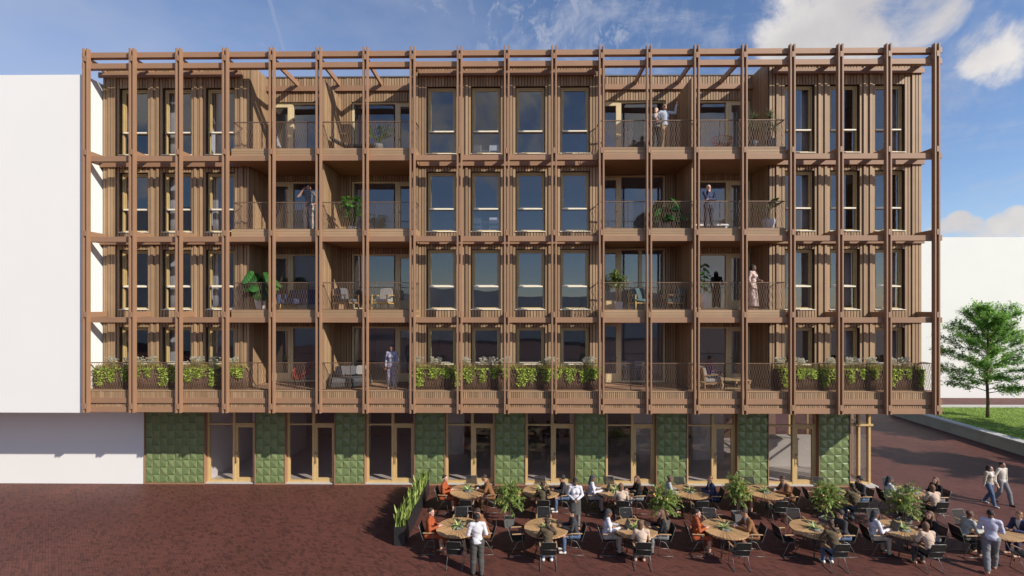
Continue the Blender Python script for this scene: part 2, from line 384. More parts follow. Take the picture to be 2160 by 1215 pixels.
def slat_field(mb, x0, x1, z0, z1, y, openings, pitch=.114, gap=.026, depth=.022, feature=()):
    """vertical slats between x0..x1, broken by openings (a,b,za,zb)"""
    cuts = sorted({x0, x1, *[o[0] for o in openings], *[o[1] for o in openings]})
    for a, b in zip(cuts[:-1], cuts[1:]):
        if b - a < .02: continue
        n = max(1, round((b-a)/pitch)); p = (b-a)/n
        spans = [(z0, z1)]
        for o in openings:
            if o[0] <= a+1e-6 and o[1] >= b-1e-6:
                ns = []
                for (s0, s1) in spans:
                    if o[2] > s0: ns.append((s0, min(o[2], s1)))
                    if o[3] < s1: ns.append((max(o[3], s0), s1))
                spans = [q for q in ns if q[1]-q[0] > .01]
        for k in range(n):
            xa, xb = a + k*p + gap/2, a + (k+1)*p - gap/2
            mid = (xa+xb)/2
            d = depth + rng.choice((0,0,.006,.012))
            if any(abs(mid-f) < p*.55 for f in feature): d = .065; 
            for (s0, s1) in spans: mb.box(xa, xb, y-d, y, s0, s1, 0)
def wall_with_holes(mb, x0, x1, z0, z1, y0, y1, openings, m=0):
    cuts = sorted({x0, x1, *[o[0] for o in openings], *[o[1] for o in openings]})
    for a, b in zip(cuts[:-1], cuts[1:]):
        spans = [(z0, z1)]
        for o in openings:
            if o[0] <= a+1e-6 and o[1] >= b-1e-6:
                ns = []
                for (s0, s1) in spans:
                    if o[2] > s0: ns.append((s0, min(o[2], s1)))
                    if o[3] < s1: ns.append((max(o[3], s0), s1))
                spans = [q for q in ns if q[1]-q[0] > .001]
        for (s0, s1) in spans: mb.box(a, b, y0, y1, s0, s1, m)

# ---- facade wings
wings = {'l': (-15.88,-10.08), 'c': (-3.78,3.78), 'r': (10.12,15.92)}
for k, (x0, x1) in wings.items():
    ops = []
    for n in range(4):
        for x in WX[k]: ops.append((x-WW/2, x+WW/2, FL[n]+.03, FL[n]+HT[n]))
    bk = MB(); wall_with_holes(bk, x0, x1, 3.6, PAF, YF, YF+.30, ops)
    if k == 'r': bk.box(x1-.3, x1, YF+.302, 14, 3.6, PAF)
    if k == 'l': bk.box(x0, x0+.3, YF+.302, 14, 3.6, PAF)
    wpart = bk.build('facade_wall', BACK, BL)
    xs = WX[k]; fe = []
    for a, b in zip(xs[:-1], xs[1:]):
        c = (a+b)/2; fe += [c-.085, c+.085]
    if k == 'c': fe += [-3.55, 3.6]
    if k == 'l': fe += [-15.55, -15.35, -10.35]
    if k == 'r': fe += [15.62, 15.8, 10.4]
    sl_ = MB()
    for n in range(4):
        zt = FL[n+1]-.28 if n < 3 else PAF
        slat_field(sl_, x0, x1, FL[n]-.30 if n else FL[0], zt, YF, [o for o in ops if FL[n] < o[2] < FL[n]+1], feature=fe)
    sl_.build('cladding', CLAD, wpart)
    cp = MB(); cp.box(x0-.03, x1+.03, YF-.07, YF+.36, PAF+.001, PAF+.035); cp.build('coping', COPING, wpart)
# ---- windows
def make_window(h):
    fr = MB(); H = h-.03; hw = WW/2
    tr = .91-.03
    fr.box(-hw+.015,-hw+.075,.10,.20,.03,H-.015); fr.box(hw-.075,hw-.015,.10,.20,.03,H-.015)
    fr.box(-hw+.075,hw-.075,.10,.20,H-.075,H-.015); fr.box(-hw+.075,hw-.075,.10,.20,.03,.07)
    # opening sash above the transom, set back a little
    fr.box(-hw+.075,-hw+.135,.125,.185,tr+.06,H-.075); fr.box(hw-.135,hw-.075,.125,.185,tr+.06,H-.075)
    fr.box(-hw+.135,hw-.135,.125,.185,H-.135,H-.075)
    o = fr.build('window', WFR, BL)
    t = MB(); t.add([(-hw+.0755,.045,tr-.02),(hw-.0755,.045,tr-.02),(hw-.0755,.20,tr-.02),(-hw+.0755,.20,tr-.02),(-hw+.0755,.045,tr+.03),(hw-.0755,.045,tr+.03),(hw-.0755,.20,tr+.075),(-hw+.0755,.20,tr+.075)],[(0,1,5,4),(1,2,6,5),(2,3,7,6),(3,0,4,7),(4,5,6,7),(3,2,1,0)]); t.build('transom', SILL, o)
    s_ = MB(); s_.box(-hw-.02,hw+.02,-.06,.10,-.028,-.002); s_.box(-hw+.016,hw-.016,.03,.0995,-.001,.028); s_.build('sill', SILL, o)
    p = MB(); p.add([(-hw+.13,.16,tr+.06),(hw-.13,.16,tr+.06),(hw-.13,.16,H-.13),(-hw+.13,.16,H-.13)], [(0,1,2,3)])
    p.add([(-hw+.07,.16,.06),(hw-.07,.16,.06),(hw-.07,.16,tr-.005),(-hw+.07,.16,tr-.005)], [(0,1,2,3)])
    p.build('pane', GLS, o)
    return o
wt = [make_window(2.36), make_window(2.64)]; used = [False, False]; wtree = [tree_of(q) for q in wt]
for k in 'lcr':
    for n in range(4):
        for x in WX[k]:
            i = 1 if n == 3 else 0; loc = (x, YF, FL[n]+.03)
            if not used[i]: wt[i].location = loc; used[i] = True
            else: dup(wt[i], loc, 0, parent=BL, ktree=wtree[i])
# ---- recessed loggia walls
def frame_rect(mb, x0, x1, z0, z1, y0, y1, w_, wb=None):
    wb = w_ if wb is None else wb
    mb.box(x0, x0+w_, y0, y1, z0, z1); mb.box(x1-w_, x1, y0, y1, z0, z1)
    mb.box(x0+w_, x1-w_, y0, y1, z1-w_, z1); mb.box(x0+w_, x1-w_, y0, y1, z0, z0+wb)
def pane_quad(mb, x0, x1, z0, z1, y):
    mb.add([(x0,y,z0),(x1,y,z0),(x1,y,z1),(x0,y,z1)], [(0,1,2,3)])
for side in 'lr':
    a, b = REC[side]; mid = -7 if side == 'l' else 7
    bw = MB(); sw = MB(); rws = {1: MB(), -1: MB()}
    for n in range(4):
        z0 = FL[n]; zt = FL[n+1]-.47 if n < 3 else PAR; hh = HT[n]-.03 if n == 3 else 2.33
        opsA = (a+.08, mid-.28, z0+.02, z0+hh); opsB = (mid+.48, b-.06, z0+.02, z0+hh)
        if side == 'r':
            opsA = (a+.06, mid-.48, z0+.02, z0+(hh if n == 3 else 2.55)); opsB = (mid+.25, b-.08, z0+.02, z0+hh)
        for oi, op in enumerate((opsA, opsB)):
            x0, x1, za, zb = op
            doorleft = oi == 0
            dw = .95 if (side == 'l') == (oi == 0) else .82
            three = side == 'r' and oi == 0 and n == 1
            fr = MB(); frame_rect(fr, x0, x1, za, zb, YR+.05, YR+.17, .07)
            xm = x0+dw if doorleft else x1-dw
            fr.box(xm-.05, xm+.05, YR+.05, YR+.17, za+.07, zb-.07)
            wx0, wx1 = (xm+.05, x1-.07) if doorleft else (x0+.07, xm-.05)
            if three:
                fr.box(wx0+.72, wx0+.86, YR+.05, YR+.17, za+.07, zb-.07)
            wo = fr.build('balcony_window', CREAM, BL)
            pn = MB(); pane_quad(pn, wx0, wx1, za+.07, zb-.07, YR+.12); pn.build('pane', GLS, wo)
            dx0, dx1 = (x0+.07, xm-.05) if doorleft else (xm+.05, x1-.07)
            dr = MB(); frame_rect(dr, dx0, dx1, za+.071, zb-.071, YR+.035, YR+.11, .12, .30)
            do = dr.build('balcony_door', CREAM, BL)
            pn = MB(); pane_quad(pn, dx0+.12, dx1-.12, za+.37, zb-.19, YR+.09); pn.build('pane', GLS, do)
            hd = MB(); hx = dx1-.06 if doorleft else dx0+.06
            hd.tube([(hx,YR+.035,za+1.02),(hx,YR-.02,za+1.02),(hx+(-.1 if doorleft else .1),YR-.02,za+1.02)], .011, 6); hd.build('handle', DARKM, do)
        ops = [opsA, opsB]
        wall_with_holes(bw, a+.005, b-.005, z0-.05 if n else 3.7, zt if n == 3 else FL[n+1]-.05, YR, YR+.25, ops)
        slat_field(sw, a+.005, b-.005, z0+.01, zt, YR, ops, pitch=.112)
        # side walls of the recess
        for (xx, sgn) in ((a, 1), (b, -1)):
            k_ = 12
            for i in range(k_):
                ya = YF+.03+i*(YR-YF-.05)/k_; yb = ya+(YR-YF-.05)/k_-.016
                xa, xb = (xx, xx+.022+.006*rng.random()) if sgn > 0 else (xx-.022-.006*rng.random(), xx)
                rws[sgn].box(xa, xb, ya, yb, z0+.01, zt)
    for (xx, sgn) in ((a, 1), (b, -1)):
        xa, xb = (xx-.25, xx-.001) if sgn > 0 else (xx+.001, xx+.25)
        bw.box(xa, xb, YF+.303, YR+.25, 3.7, PAR)
    lo = bw.build('loggia_wall', BACK, BL); sw.build('cladding', CLAD, lo); [q_.build('side_cladding', CLAD, lo) for q_ in rws.values()]
    cp = MB(); cp.box(a-.02, b+.02, YR-.06, YR+.3, PAR+.001, PAR+.05); cp.build('coping', COPING, lo)
    lg = MB(); lg.box(a+.03, b-.03, YR-.12, YR-.03, FL[3]+3.03, FL[3]+3.24); lg.build('ledger', WOODF, BL)
    # party walls across the balconies
    for n in range(4):
        dv = MB(); zt = FL[n+1]-.475 if n < 3 else FL[3]+2.70
        x0, x1 = mid-.055, mid+.055
        for i in range(18):
            ya = .40+i*(YR-.43)/18; yb = ya+(YR-.43)/18-.008
            dv.box(x0+.004*rng.random(), x1-.004*rng.random(), ya, yb, FL[n]+.01, zt)
        dv.build('party_wall', CLAD, BL)
# ---- timber frame in front
def post_mesh():
    p = MB()
    for s_ in (-1, 1): p.bbox(s_*.071-.029, s_*.071+.029, 0, .15, 3.49, 17.10, .004)
    return p
P0 = post_mesh().build('post', WOODF, BL, (PX[0],0,0))
for x in PX[1:]: dup(P0, (x,0,0), parent=BL, ktree=[])
for z in (16.82, 16.41, 12.92, 9.89, 6.86, 3.83, 3.49):
    b_ = MB(); b_.bbox(-16.0, 16.05, .151, .331, z, z+.20, .004); b_.build('beam', WOODF, BL)
sm_ = MB(); sm_.box(-.037, .037, -.012, YF-.03, 0, .20); S0 = sm_.build('strut', WOODF, BL, (PX[0],0,FL[3]-.268)); first = True
sl2 = MB(); sl2.box(-.037, .037, -.012, YR-.03, 0, .199); S1 = None
for lv, z in ((4, 16.612), (3, FL[3]-.268), (2, FL[2]-.268), (1, FL[1]-.268)):
    for i, x in enumerate(PX):
        inner = 4 <= i <= 6 or 12 <= i <= 14
        edge = i in (3,7,11,15)
        if lv == 4 and inner:
            if S1 is None: S1 = sl2.build('strut', WOODF, BL, (x,0,z))
            else: dup(S1, (x,0,z), parent=BL, ktree=[])
            continue
        if lv < 4 and inner:
            q = MB(); q.box(-.037,.037,-.012,.150,0,.20); q.build('strut', WOODF, BL, (x,0,z)); continue
        if lv == 3 and i == 0: continue
        dup(S0, (x,0,z), parent=BL, ktree=[])
q = MB(); q.box(-.037,.037,-.012,.150,0,.20); q0 = q.build('strut', WOODF, BL, (PX[0],0,3.64))
for x in PX[1:]: dup(q0, (x,0,3.64), parent=BL, ktree=[])
for (x0, x1) in ((-15.98,-10.3), (-3.40,3.44), (10.25,15.98)):
    for z in (16.41, 12.91, 9.88, 6.85):
        l_ = MB(); l_.bbox(x0, x1, YF-.13, YF-.068, z, z+.20, .004); l_.build('ledger', WOODF, BL)
# ---- balconies on levels 2-4
def mesh_infill(mb, x0, x1, y, z0, z1, r=.0026, pitch=.047, axis='x'):
    n = max(2, round((x1-x0)/pitch)); p = (x1-x0)/n; H = .31; k = round((z1-z0)/(H/2)); hz = (z1-z0)/k
    for i in range(n):
        pts = []
        for j in range(k+1):
            s_ = (.10 if (j+i) % 2 else .90)
            # tangent-rounded zigzag
            pts.append((x0+(i+s_)*p, z0+j*hz))
        for (a, b) in zip(pts[:-1], pts[1:]):
            A = (a[0], y, a[1]) if axis == 'x' else (y, a[0], a[1]); B = (b[0], y, b[1]) if axis == 'x' else (y, b[0], b[1])
            A, B = Vector(A), Vector(B); d = (B-A).normalized(); nrm = Vector((0,1,0)) if axis == 'x' else Vector((1,0,0)); u = d.cross(nrm)*r
            v = nrm*r
            mb.add([A-u-v, A+u-v, B+u-v, B-u-v, A-u+v, A+u+v, B+u+v, B-u+v], [(0,1,2,3),(5,4,7,6),(4,0,3,7),(1,5,6,2)])
HRAIL = mat('handrail_metal', (.20,.125,.08), .4, metal=.3)
def railing(parent, x0, x1, z, y, sides=(None, None)):
    rl = MB(); mesh_infill(rl, x0, x1, y, z+.04, z+1.02)
    for xs, ye in zip((x0, x1), sides):
        if ye: mesh_infill(rl, y, ye, xs, z+.04, z+1.02, axis='y')
    ro = rl.build('railing', RAILM, parent)
    hr = MB(); pts = [(x0,y,z+1.03),(x1,y,z+1.03)]
    hr.bar(*pts, .045, .030)
    for xs, ye in zip((x0, x1), sides):
        if ye: hr.bar((xs,y+.023,z+1.03),(xs,ye,z+1.03), .045, .030)
    hr.bar((x0,y,z+.03),(x1,y,z+.03), .02, .02)
    hr.build('handrail', HRAIL, parent)
    n = max(1, round((x1-x0)/1.75)); st = MB(); st.box(-.008, .008, .006, .05, 0, 1.02); s0 = None
    for i in range(n):
        lc = (x0+(i+.62)*(x1-x0)/n, y, z)
        if s0 is None: s0 = st.build('baluster', DARKM, parent, lc)
        else: dup(s0, lc, parent=parent, ktree=[])
for side in 'lr':
    x0, x1 = BAL[side]; a, b = REC[side]
    for n in (1,2,3):
        z = FL[n]; s_ = MB()
        s_.box(x0, x1, .332, YF-.07, z-.47, z-.012); s_.box(a+.035, b-.035, YF-.07, YR-.035, z-.47, z-.012)
        bo = s_.build('balcony', SOFF, BL)
        fa = MB()
        for (za, zb) in ((z-.268,z-.185),(z-.178,z-.095),(z-.088,z+.006)):
            fa.box(x0+.002, x1-.002, .20, .331, za, zb)
            for xx, xo in ((x0, -.02), (x1, .02)): fa.box(min(xx+xo,xx), max(xx+xo,xx), .25, YF-.07, za, zb)
        fa.build('fascia', CLAD, bo)
        dk = MB()
        for i in range(13):
            ya = .335+i*.14
            if ya > YR-.2: break
            xa, xb = (x0, x1) if ya < YF-.16 else (a+.04, b-.04)
            dk.box(xa, xb, ya, ya+.13, z-.011, z+.004+.002*rng.random())
        dk.build('deck', DECK, bo)
        railing(bo, x0+.02, x1-.02, z, .30, (YF-.08, YF-.08))
# ---- first floor terrace along the whole front
z = FL[0]; s_ = MB(); s_.box(-15.9, 15.94, .332, YF, 3.50, z-.012); 
for side in 'lr':
    a, b = REC[side]; s_.box(a+.035, b-.035, YF, YR-.035, 3.6, z-.012)
s_.box(-15.3, 15.94, YF+.001, YG+.02, 3.50, 3.595)
bo = s_.build('terrace_deck', SOFF, BL)
fa = MB(); n = 410; p = 31.84/n
for i in range(n):
    xa = -15.9+i*p; xb = xa+p-.019
    fa.box(xa, xb, .205+rng.choice((0,.005)), .331, 4.031, z-.02); fa.box(xa, xb, .205+rng.choice((0,.005)), .331, 3.691, 3.829)
fa.box(-15.9, 15.94, .19, .345, z-.019, z+.004)
fa.build('fascia', CLAD, bo)
bk = MB(); bk.box(-15.9, 15.94, .27, .3315, 3.70, z-.03); bk.build('fascia_backing', BACK, bo)
dk = MB()
for i in range(14):
    ya = .347+i*.14
    if ya > YR-.1: break
    if ya < YF-.15: dk.box(-15.88, 15.92, ya, ya+.13, z-.011, z+.003)
    else:
        for side in 'lr':
            a, b = REC[side]; dk.box(a+.04, b-.04, ya, ya+.13, z-.011, z+.003+.002*rng.random())
dk.build('deck', DECK, bo)
railing(bo, -15.85, 15.9, z, .37, (None, YF-.08))
# ---- ground floor: green tile panels and glazed shopfronts
def tile_panel(x0, x1):
    t = MB(); T = .305; n = max(1, round((x1-x0)/T)); tw = (x1-x0)/n; m = 11; th = 3.44/m
    for i in range(n):
        for j in range(m):
            xa, za = x0+i*tw, .06+j*th; e = .004
            A_ = (i+j) % 2
            (u, v), hgt, hc = ((.30,.80), .042, (.0,.030,.014,.0)) if A_ else ((.85,.28), .038, (.020,.0,.0,.016))
            o = [(xa+e,za+e),(xa+tw-e,za+e),(xa+tw-e,za+th-e),(xa+e,za+th-e)]
            vs = [(q[0], YG, q[1]) for q in o] + [(q[0], YG-h_, q[1]) for q, h_ in zip(o, hc)] + [(xa+tw*u, YG-hgt, za+th*v)]
            for k in range(4):
                t.add([vs[k], vs[(k+1)%4], vs[4+(k+1)%4], vs[4+k]], [(0,1,2,3)], 0, t=.1)
                t.add([vs[4+k], vs[4+(k+1)%4], vs[8]], [(0,1,2)], 0, t=.1+.45*A_+.4*rng.random())
    o = t.build('tile_panel', GREEN, BL)
    b_ = MB(); b_.box(x0-.03, x1+.03, YG+.002, YG+.28, .0, 3.499); b_.box(x0-.03, x0-.001, YG-.05, YG+.001, .0, 3.499); b_.box(x1+.001, x1+.03, YG-.05, YG+.001, .0, 3.499)
    b_.box(x0, x1, YG-.05, YG+.001, 0, .055)
    b_.build('panel_edging', WOODF, o)
tile_panel(-15.28, -12.78)
TX = [-10.63+3.357*i for i in range(8)]
for x in TX: tile_panel(x+.03, x+1.26)
def shopfront(x0, x1):
    y0, y1 = YG+.13, YG+.25; zt = 3.499; xm = x0+(x1-x0)*.545
    fr = MB(); fr.box(x0, x0+.09, y0, y1, .05, zt); fr.box(x1-.06, x1, y0, y1, .05, zt); fr.box(xm-.055, xm+.055, y0-.01, y1, .05, zt)
    fr.box(x0+.09, xm-.055, y0, y1, .05, .14); fr.box(x0+.09, xm-.055, y0, y1, 2.46, 2.52); fr.box(xm+.055, x1-.06, y0, y1, 2.46, 2.54)
    wo = fr.build('shopfront_window', GOLD, BL)
    pn = MB(); pane_quad(pn, x0+.08, xm-.05, .12, 2.47, y1-.04); pane_quad(pn, x0+.08, xm-.05, 2.51, zt, y1-.04); pane_quad(pn, xm+.05, x1-.05, 2.53, zt, y1-.04)
    pn.build('pane', GLSG, wo)
    sp = MB(); sp.box(x0-.02, x1+.02, y0-.10, y1+.05, 0, .049); sp.build('threshold', CONCL, wo)
    d0, d1 = xm+.056, x1-.061
    dr = MB(); frame_rect(dr, d0, d1, .055, 2.455, y0+.01, y1-.02, .10, .17); do = dr.build('shopfront_door', GOLD, BL)
    pn = MB(); pane_quad(pn, d0+.09, d1-.09, .21, 2.36, y1-.05); pn.build('pane', GLSG, do)
    hd = MB(); hx = d0+.05; hd.tube([(hx,y0-.05,.85),(hx,y0-.05,1.35)], .016, 8); hd.tube([(hx,y0+.02,.92),(hx,y0-.05,.92)], .012, 6); hd.tube([(hx,y0+.02,1.28),(hx,y0-.05,1.28)], .012, 6)
    hd.build('handle', mat('brass', (.55,.40,.18), .3, metal=.8), do)
gaps = [(-12.74,-10.64)] + [(x+1.30, x+3.347) for x in TX[:-1]]
for a, b in gaps: shopfront(a, b)
# glazed corner at the right end
cx0, cx1 = TX[-1]+1.30, 15.12
fr = MB(); y0, y1 = YG+.13, YG+.25
fr.box(cx0, cx0+.06, y0, y1, .07, 3.499); fr.box(cx1-.09, cx1, y0, y1, .07, 3.499); fr.box(cx0+.44, cx0+.52, y0, y1, .07, 3.499)
fr.box(cx0+.06, cx0+.44, y0+.01, y1-.01, 2.48, 2.56); fr.box(cx0+.52, cx1-.09, y0+.01, y1-.01, 2.48, 2.56)
fr.box(cx0+.06, cx0+.44, y0+.01, y1-.01, .07, .15); fr.box(cx0+.52, cx1-.09, y0+.01, y1-.01, .07, .15)
fr.box(cx0+.3, cx1+.06, y0-.06, y0-.001, 2.50, 2.58)
yy = y1
for i in range(4):
    ya = y1+.9+i*1.6
    fr.box(cx1-.09, cx1, ya, ya+.09, .07, 3.499)
    fr.box(cx1-.08, cx1-.01, yy, ya, 2.48, 2.56); fr.box(cx1-.08, cx1-.01, yy, ya, .07, .15); yy = ya+.09
wo = fr.build('corner_window', GOLD, BL)
pn = MB(); pane_quad(pn, cx0, cx1-.05, .1, 3.499, y1-.04)
pn.add([(cx1-.045,y1,.1),(cx1-.045,8,.1),(cx1-.045,8,3.499),(cx1-.045,y1,3.499)], [(0,1,2,3)]); pn.build('pane', glass('corner_glass', .24, (.66,.62,.60)), wo)
pl = MB(); pl.box(cx0-.02, cx1+.14, YG-.12, YG+.254, .0, .066); pl.box(cx1-.099, cx1+.14, YG+.2545, 8.0, .0, .066); pl.build('plinth', CONCL, BL)
# ---- inside
fl = MB(); fl.box(-15.3, cx1-.1, YG+.255, 9.5, .0, .048); fl.build('interior_floor', INTF, BL)
iw = MB()
iw.box(-15.3, 15.0, 9.5, 9.7, 0, 3.5, 1)
for (xa, xb, ya, yb) in ((-15.3,-15.1,2.6,9.5),(-12.95,-12.8,2.6,9.5),(-10.9,-10.8,2.6,7.5),(-8.9,-7.2,6.6,6.8),(-7.3,-7.15,2.7,6.8),(-3.2,-2.3,6.3,6.5),(-.7,.2,5.6,5.8),(3.0,3.9,6.0,6.2),(8.9,10.4,5.6,5.8),(6.2,7.2,6.4,6.6)):
    iw.box(xa, xb, ya, yb, .05, 3.49)
iw.build('interior_wall', [INTW, INTD], BL)
ic = MB(); ic.box(-15.25, 15.0, YG+.30, 9.48, 3.495, 3.4985); ic.build('interior_ceiling', INTW, BL)
ct = MB(); ct.box(11.4,14.7,4.7,5.5,.05,1.32); ct.build('counter', WHITE, BL)
up = MB()
for n in range(4):
    up.box(-15.58, 15.6, YR+.252, 7.0, FL[n]-.3, FL[n]-.001, 1)
    for k, (x0, x1) in wings.items(): up.box(x0+.31, x1-.31, YF+.302, YR+.2515, FL[n]-.3, FL[n]-.001, 1)
    h = 2.73 if n < 3 else 3.2
    up.box(-15.58, 15.6, 7.0, 7.2, FL[n], FL[n]+h)
    for x in (-10.2,-7.0,-3.66,-.0,3.66,7.0,10.2): up.box(x-.06, x+.06, YR+.253, 7.0, FL[n], FL[n]+h)
    for x in (-12.1, 12.15): up.box(x-.05, x+.05, YF+.31, 7.0, FL[n], FL[n]+h)
up.build('interior_wall', [INTW, INTF], BL)
rf = MB(); rf.box(-15.58, 15.6, YR+.2505, 14, 16.60, 16.75)
for k, (x0, x1) in wings.items(): rf.box(x0+.01, x1-.01, YF+.3015, YR+.2503, 16.60, 16.75)
rf.box(-15.5, 15.5, 13.7, 14, 3.6, 16.59)
rf.build('roof', COPING, BL)

# every pane sits a hair out of true, as glazed units do
pr_ = random.Random(77)
for o in list(COL.objects):
    if o.name.startswith('pane') and o.data.materials and o.data.materials[0] is GLS and o.parent.location.length > 1:
        o.rotation_euler = (R(pr_.uniform(-.35,.35)), 0, R(pr_.uniform(-.5,.5)))
# ---------------------------------------------------------------- people: one smooth skin per figure, from blended round-cones
def _rc(P, a, b, ra, rb):
    a = np.array(a, float); b = np.array(b, float); ab = b-a; L2 = max(float(ab @ ab), 1e-12)
    t = np.clip(((P-a) @ ab)/L2, 0, 1)
    d = np.linalg.norm(P - a - t[..., None]*ab, axis=-1)
    return d - (ra + (rb-ra)*t)
def _el(P, c, r, rot=None):
    Q = P - np.array(c, float)
    if rot is not None: Q = Q @ np.array(rot)
    r = np.array(r, float); k = np.linalg.norm(Q/r, axis=-1)
    return (k-1)*r.min()*np.clip(k, .6, 1.6)**0
def sdf_mesh(prims, h, subtract=(), clip=None, wrinkle=0., seed=0):
    lo = np.array([1e9]*3); hi = -lo
    def bb(p):
        if p[0] == 'c':
            _, a, b, ra, rb, k = p; a = np.array(a); b = np.array(b); r = max(ra, rb)
            return np.minimum(a, b)-r, np.maximum(a, b)+r
        _, c, r, rot, k = p; c = np.array(c); m = np.full(3, max(r)) if rot is not None else np.array(r)
        return c-m, c+m
    for p in prims:
        a, b = bb(p); lo = np.minimum(lo, a); hi = np.maximum(hi, b)
    lo -= 3*h; hi += 3*h; n = np.ceil((hi-lo)/h).astype(int)+1
    D = np.full(n, .2, np.float32)
    ax = [lo[i]+h*np.arange(n[i]) for i in range(3)]
    def region(p, mg):
        a, b = bb(p); i0 = np.clip(np.floor((a-mg-lo)/h).astype(int), 0, n-1); i1 = np.clip(np.ceil((b+mg-lo)/h).astype(int)+1, 1, n)
        sl = tuple(slice(i0[i], i1[i]) for i in range(3))
        X, Y, Z = np.meshgrid(ax[0][sl[0]], ax[1][sl[1]], ax[2][sl[2]], indexing='ij')
        return sl, np.stack([X, Y, Z], -1)
    def ev(p, P):
        return _rc(P, *p[1:5]) if p[0] == 'c' else _el(P, p[1], p[2], p[3])
    for p in prims:
        k = p[-1]; sl, P = region(p, .05+k); d = ev(p, P).astype(np.float32); o = D[sl]
        hh = np.clip(.5+.5*(o-d)/k, 0, 1); D[sl] = o*(1-hh)+d*hh - k*hh*(1-hh)
    if wrinkle:
        X, Y, Z = np.meshgrid(*ax, indexing='ij')
        s_ = seed*1.7
        D += wrinkle*(np.sin(31*X+17*Z+9*np.sin(13*Z+s_)+s_)*np.sin(23*Y-19*Z+s_) + .6*np.sin(47*Z+21*X+11*Y+s_)).astype(np.float32)
    for p in subtract:
        k = p[-1]; sl, P = region(p, .03); d = -ev(p, P).astype(np.float32); o = D[sl]
        hh = np.clip(.5-.5*(o-d)/k, 0, 1); D[sl] = o*(1-hh)+d*hh + k*hh*(1-hh)
    if clip is not None:
        X, Y, Z = np.meshgrid(*ax, indexing='ij'); D = np.maximum(D, clip(X, Y, Z).astype(np.float32))
    c8 = [D[i:n[0]-1+i, j:n[1]-1+j, k:n[2]-1+k] for i in (0,1) for j in (0,1) for k in (0,1)]
    mn = np.minimum.reduce(c8); mx = np.maximum.reduce(c8); act = (mn < 0) & (mx >= 0)
    I = np.argwhere(act); V = np.zeros((len(I), 3)); cnt = np.zeros(len(I))
    offs = [(i,j,k) for i in (0,1) for j in (0,1) for k in (0,1)]
    val = {o: D[I[:,0]+o[0], I[:,1]+o[1], I[:,2]+o[2]] for o in offs}
    for o in offs:
        for axn in range(3):
            if o[axn]: continue
            q = list(o); q[axn] = 1; q = tuple(q); a, b = val[o], val[q]; m = (a < 0) != (b < 0)
            t = np.where(m, a/np.where(m, a-b, 1), 0); pt = np.tile(np.array(o, float), (len(I),1)); pt[:,axn] += t
            V[m] += pt[m]; cnt[m] += 1
    V = (V/cnt[:,None] + I)*h + lo
    idx = np.full(act.shape, -1, np.int64); idx[act] = np.arange(len(I))
    F = []
    S = D < 0
    for axn in range(3):
        s0 = [slice(1,-1)]*3; s1 = [slice(1,-1)]*3; s0[axn] = slice(0,-1); s1[axn] = slice(1,None)
        A, B = S[tuple(s0)], S[tuple(s1)]; E = np.argwhere(A != B); 
        if not len(E): continue
        inside = A[E[:,0],E[:,1],E[:,2]]
        base = E + np.array([0 if i == axn else 1 for i in range(3)])
        u, v = [(1,2),(2,0),(0,1)][axn]
        def at(du, dv):
            q = base.copy(); q[:,u] += du; q[:,v] += dv; return idx[q[:,0],q[:,1],q[:,2]]
        quad = np.stack([at(-1,-1), at(0,-1), at(0,0), at(-1,0)], 1)
        quad[~inside] = quad[~inside][:, ::-1]
        F.append(quad)
    F = np.concatenate(F); F = F[(F >= 0).all(1)]
    return V, F
def mesh_np(name, V, F, mats, mi=None):
    me = bpy.data.meshes.new(name); nv, nf = len(V), len(F)
    me.vertices.add(nv); me.vertices.foreach_set('co', V.astype(np.float32).ravel())
    me.loops.add(nf*4); me.loops.foreach_set('vertex_index', F.astype(np.int32).ravel())
    me.polygons.add(nf); me.polygons.foreach_set('loop_start', np.arange(nf, dtype=np.int32)*4)
    for m in mats: me.materials.append(m)
    me.polygons.foreach_set('use_smooth', np.ones(nf, bool))
    if mi is not None: me.polygons.foreach_set('material_index', mi.astype(np.int32))
    me.update(calc_edges=True); me.validate()
    return me
SKIN = {'fair': (.56,.33,.24), 'tan': (.42,.23,.15), 'brown': (.19,.095,.058), 'dark': (.10,.052,.035)}
def skin(k): return mat('skin_'+k, SKIN[k], .5, var=.05, nscale=20, spec=.4)
def cloth(n, c, v=.10): return mat('cloth_'+n, c, .85, var=v, nscale=14, spec=.2, bump=.25, bscale=60)
EYE = mat('eye_dark', (.02,.015,.012), .3); LIPS = mat('lips', (.30,.11,.09), .5)
def vv(*a): return np.array(a, float)
def mix(a, b, t): return np.array(a)*(1-t)+np.array(b)*t

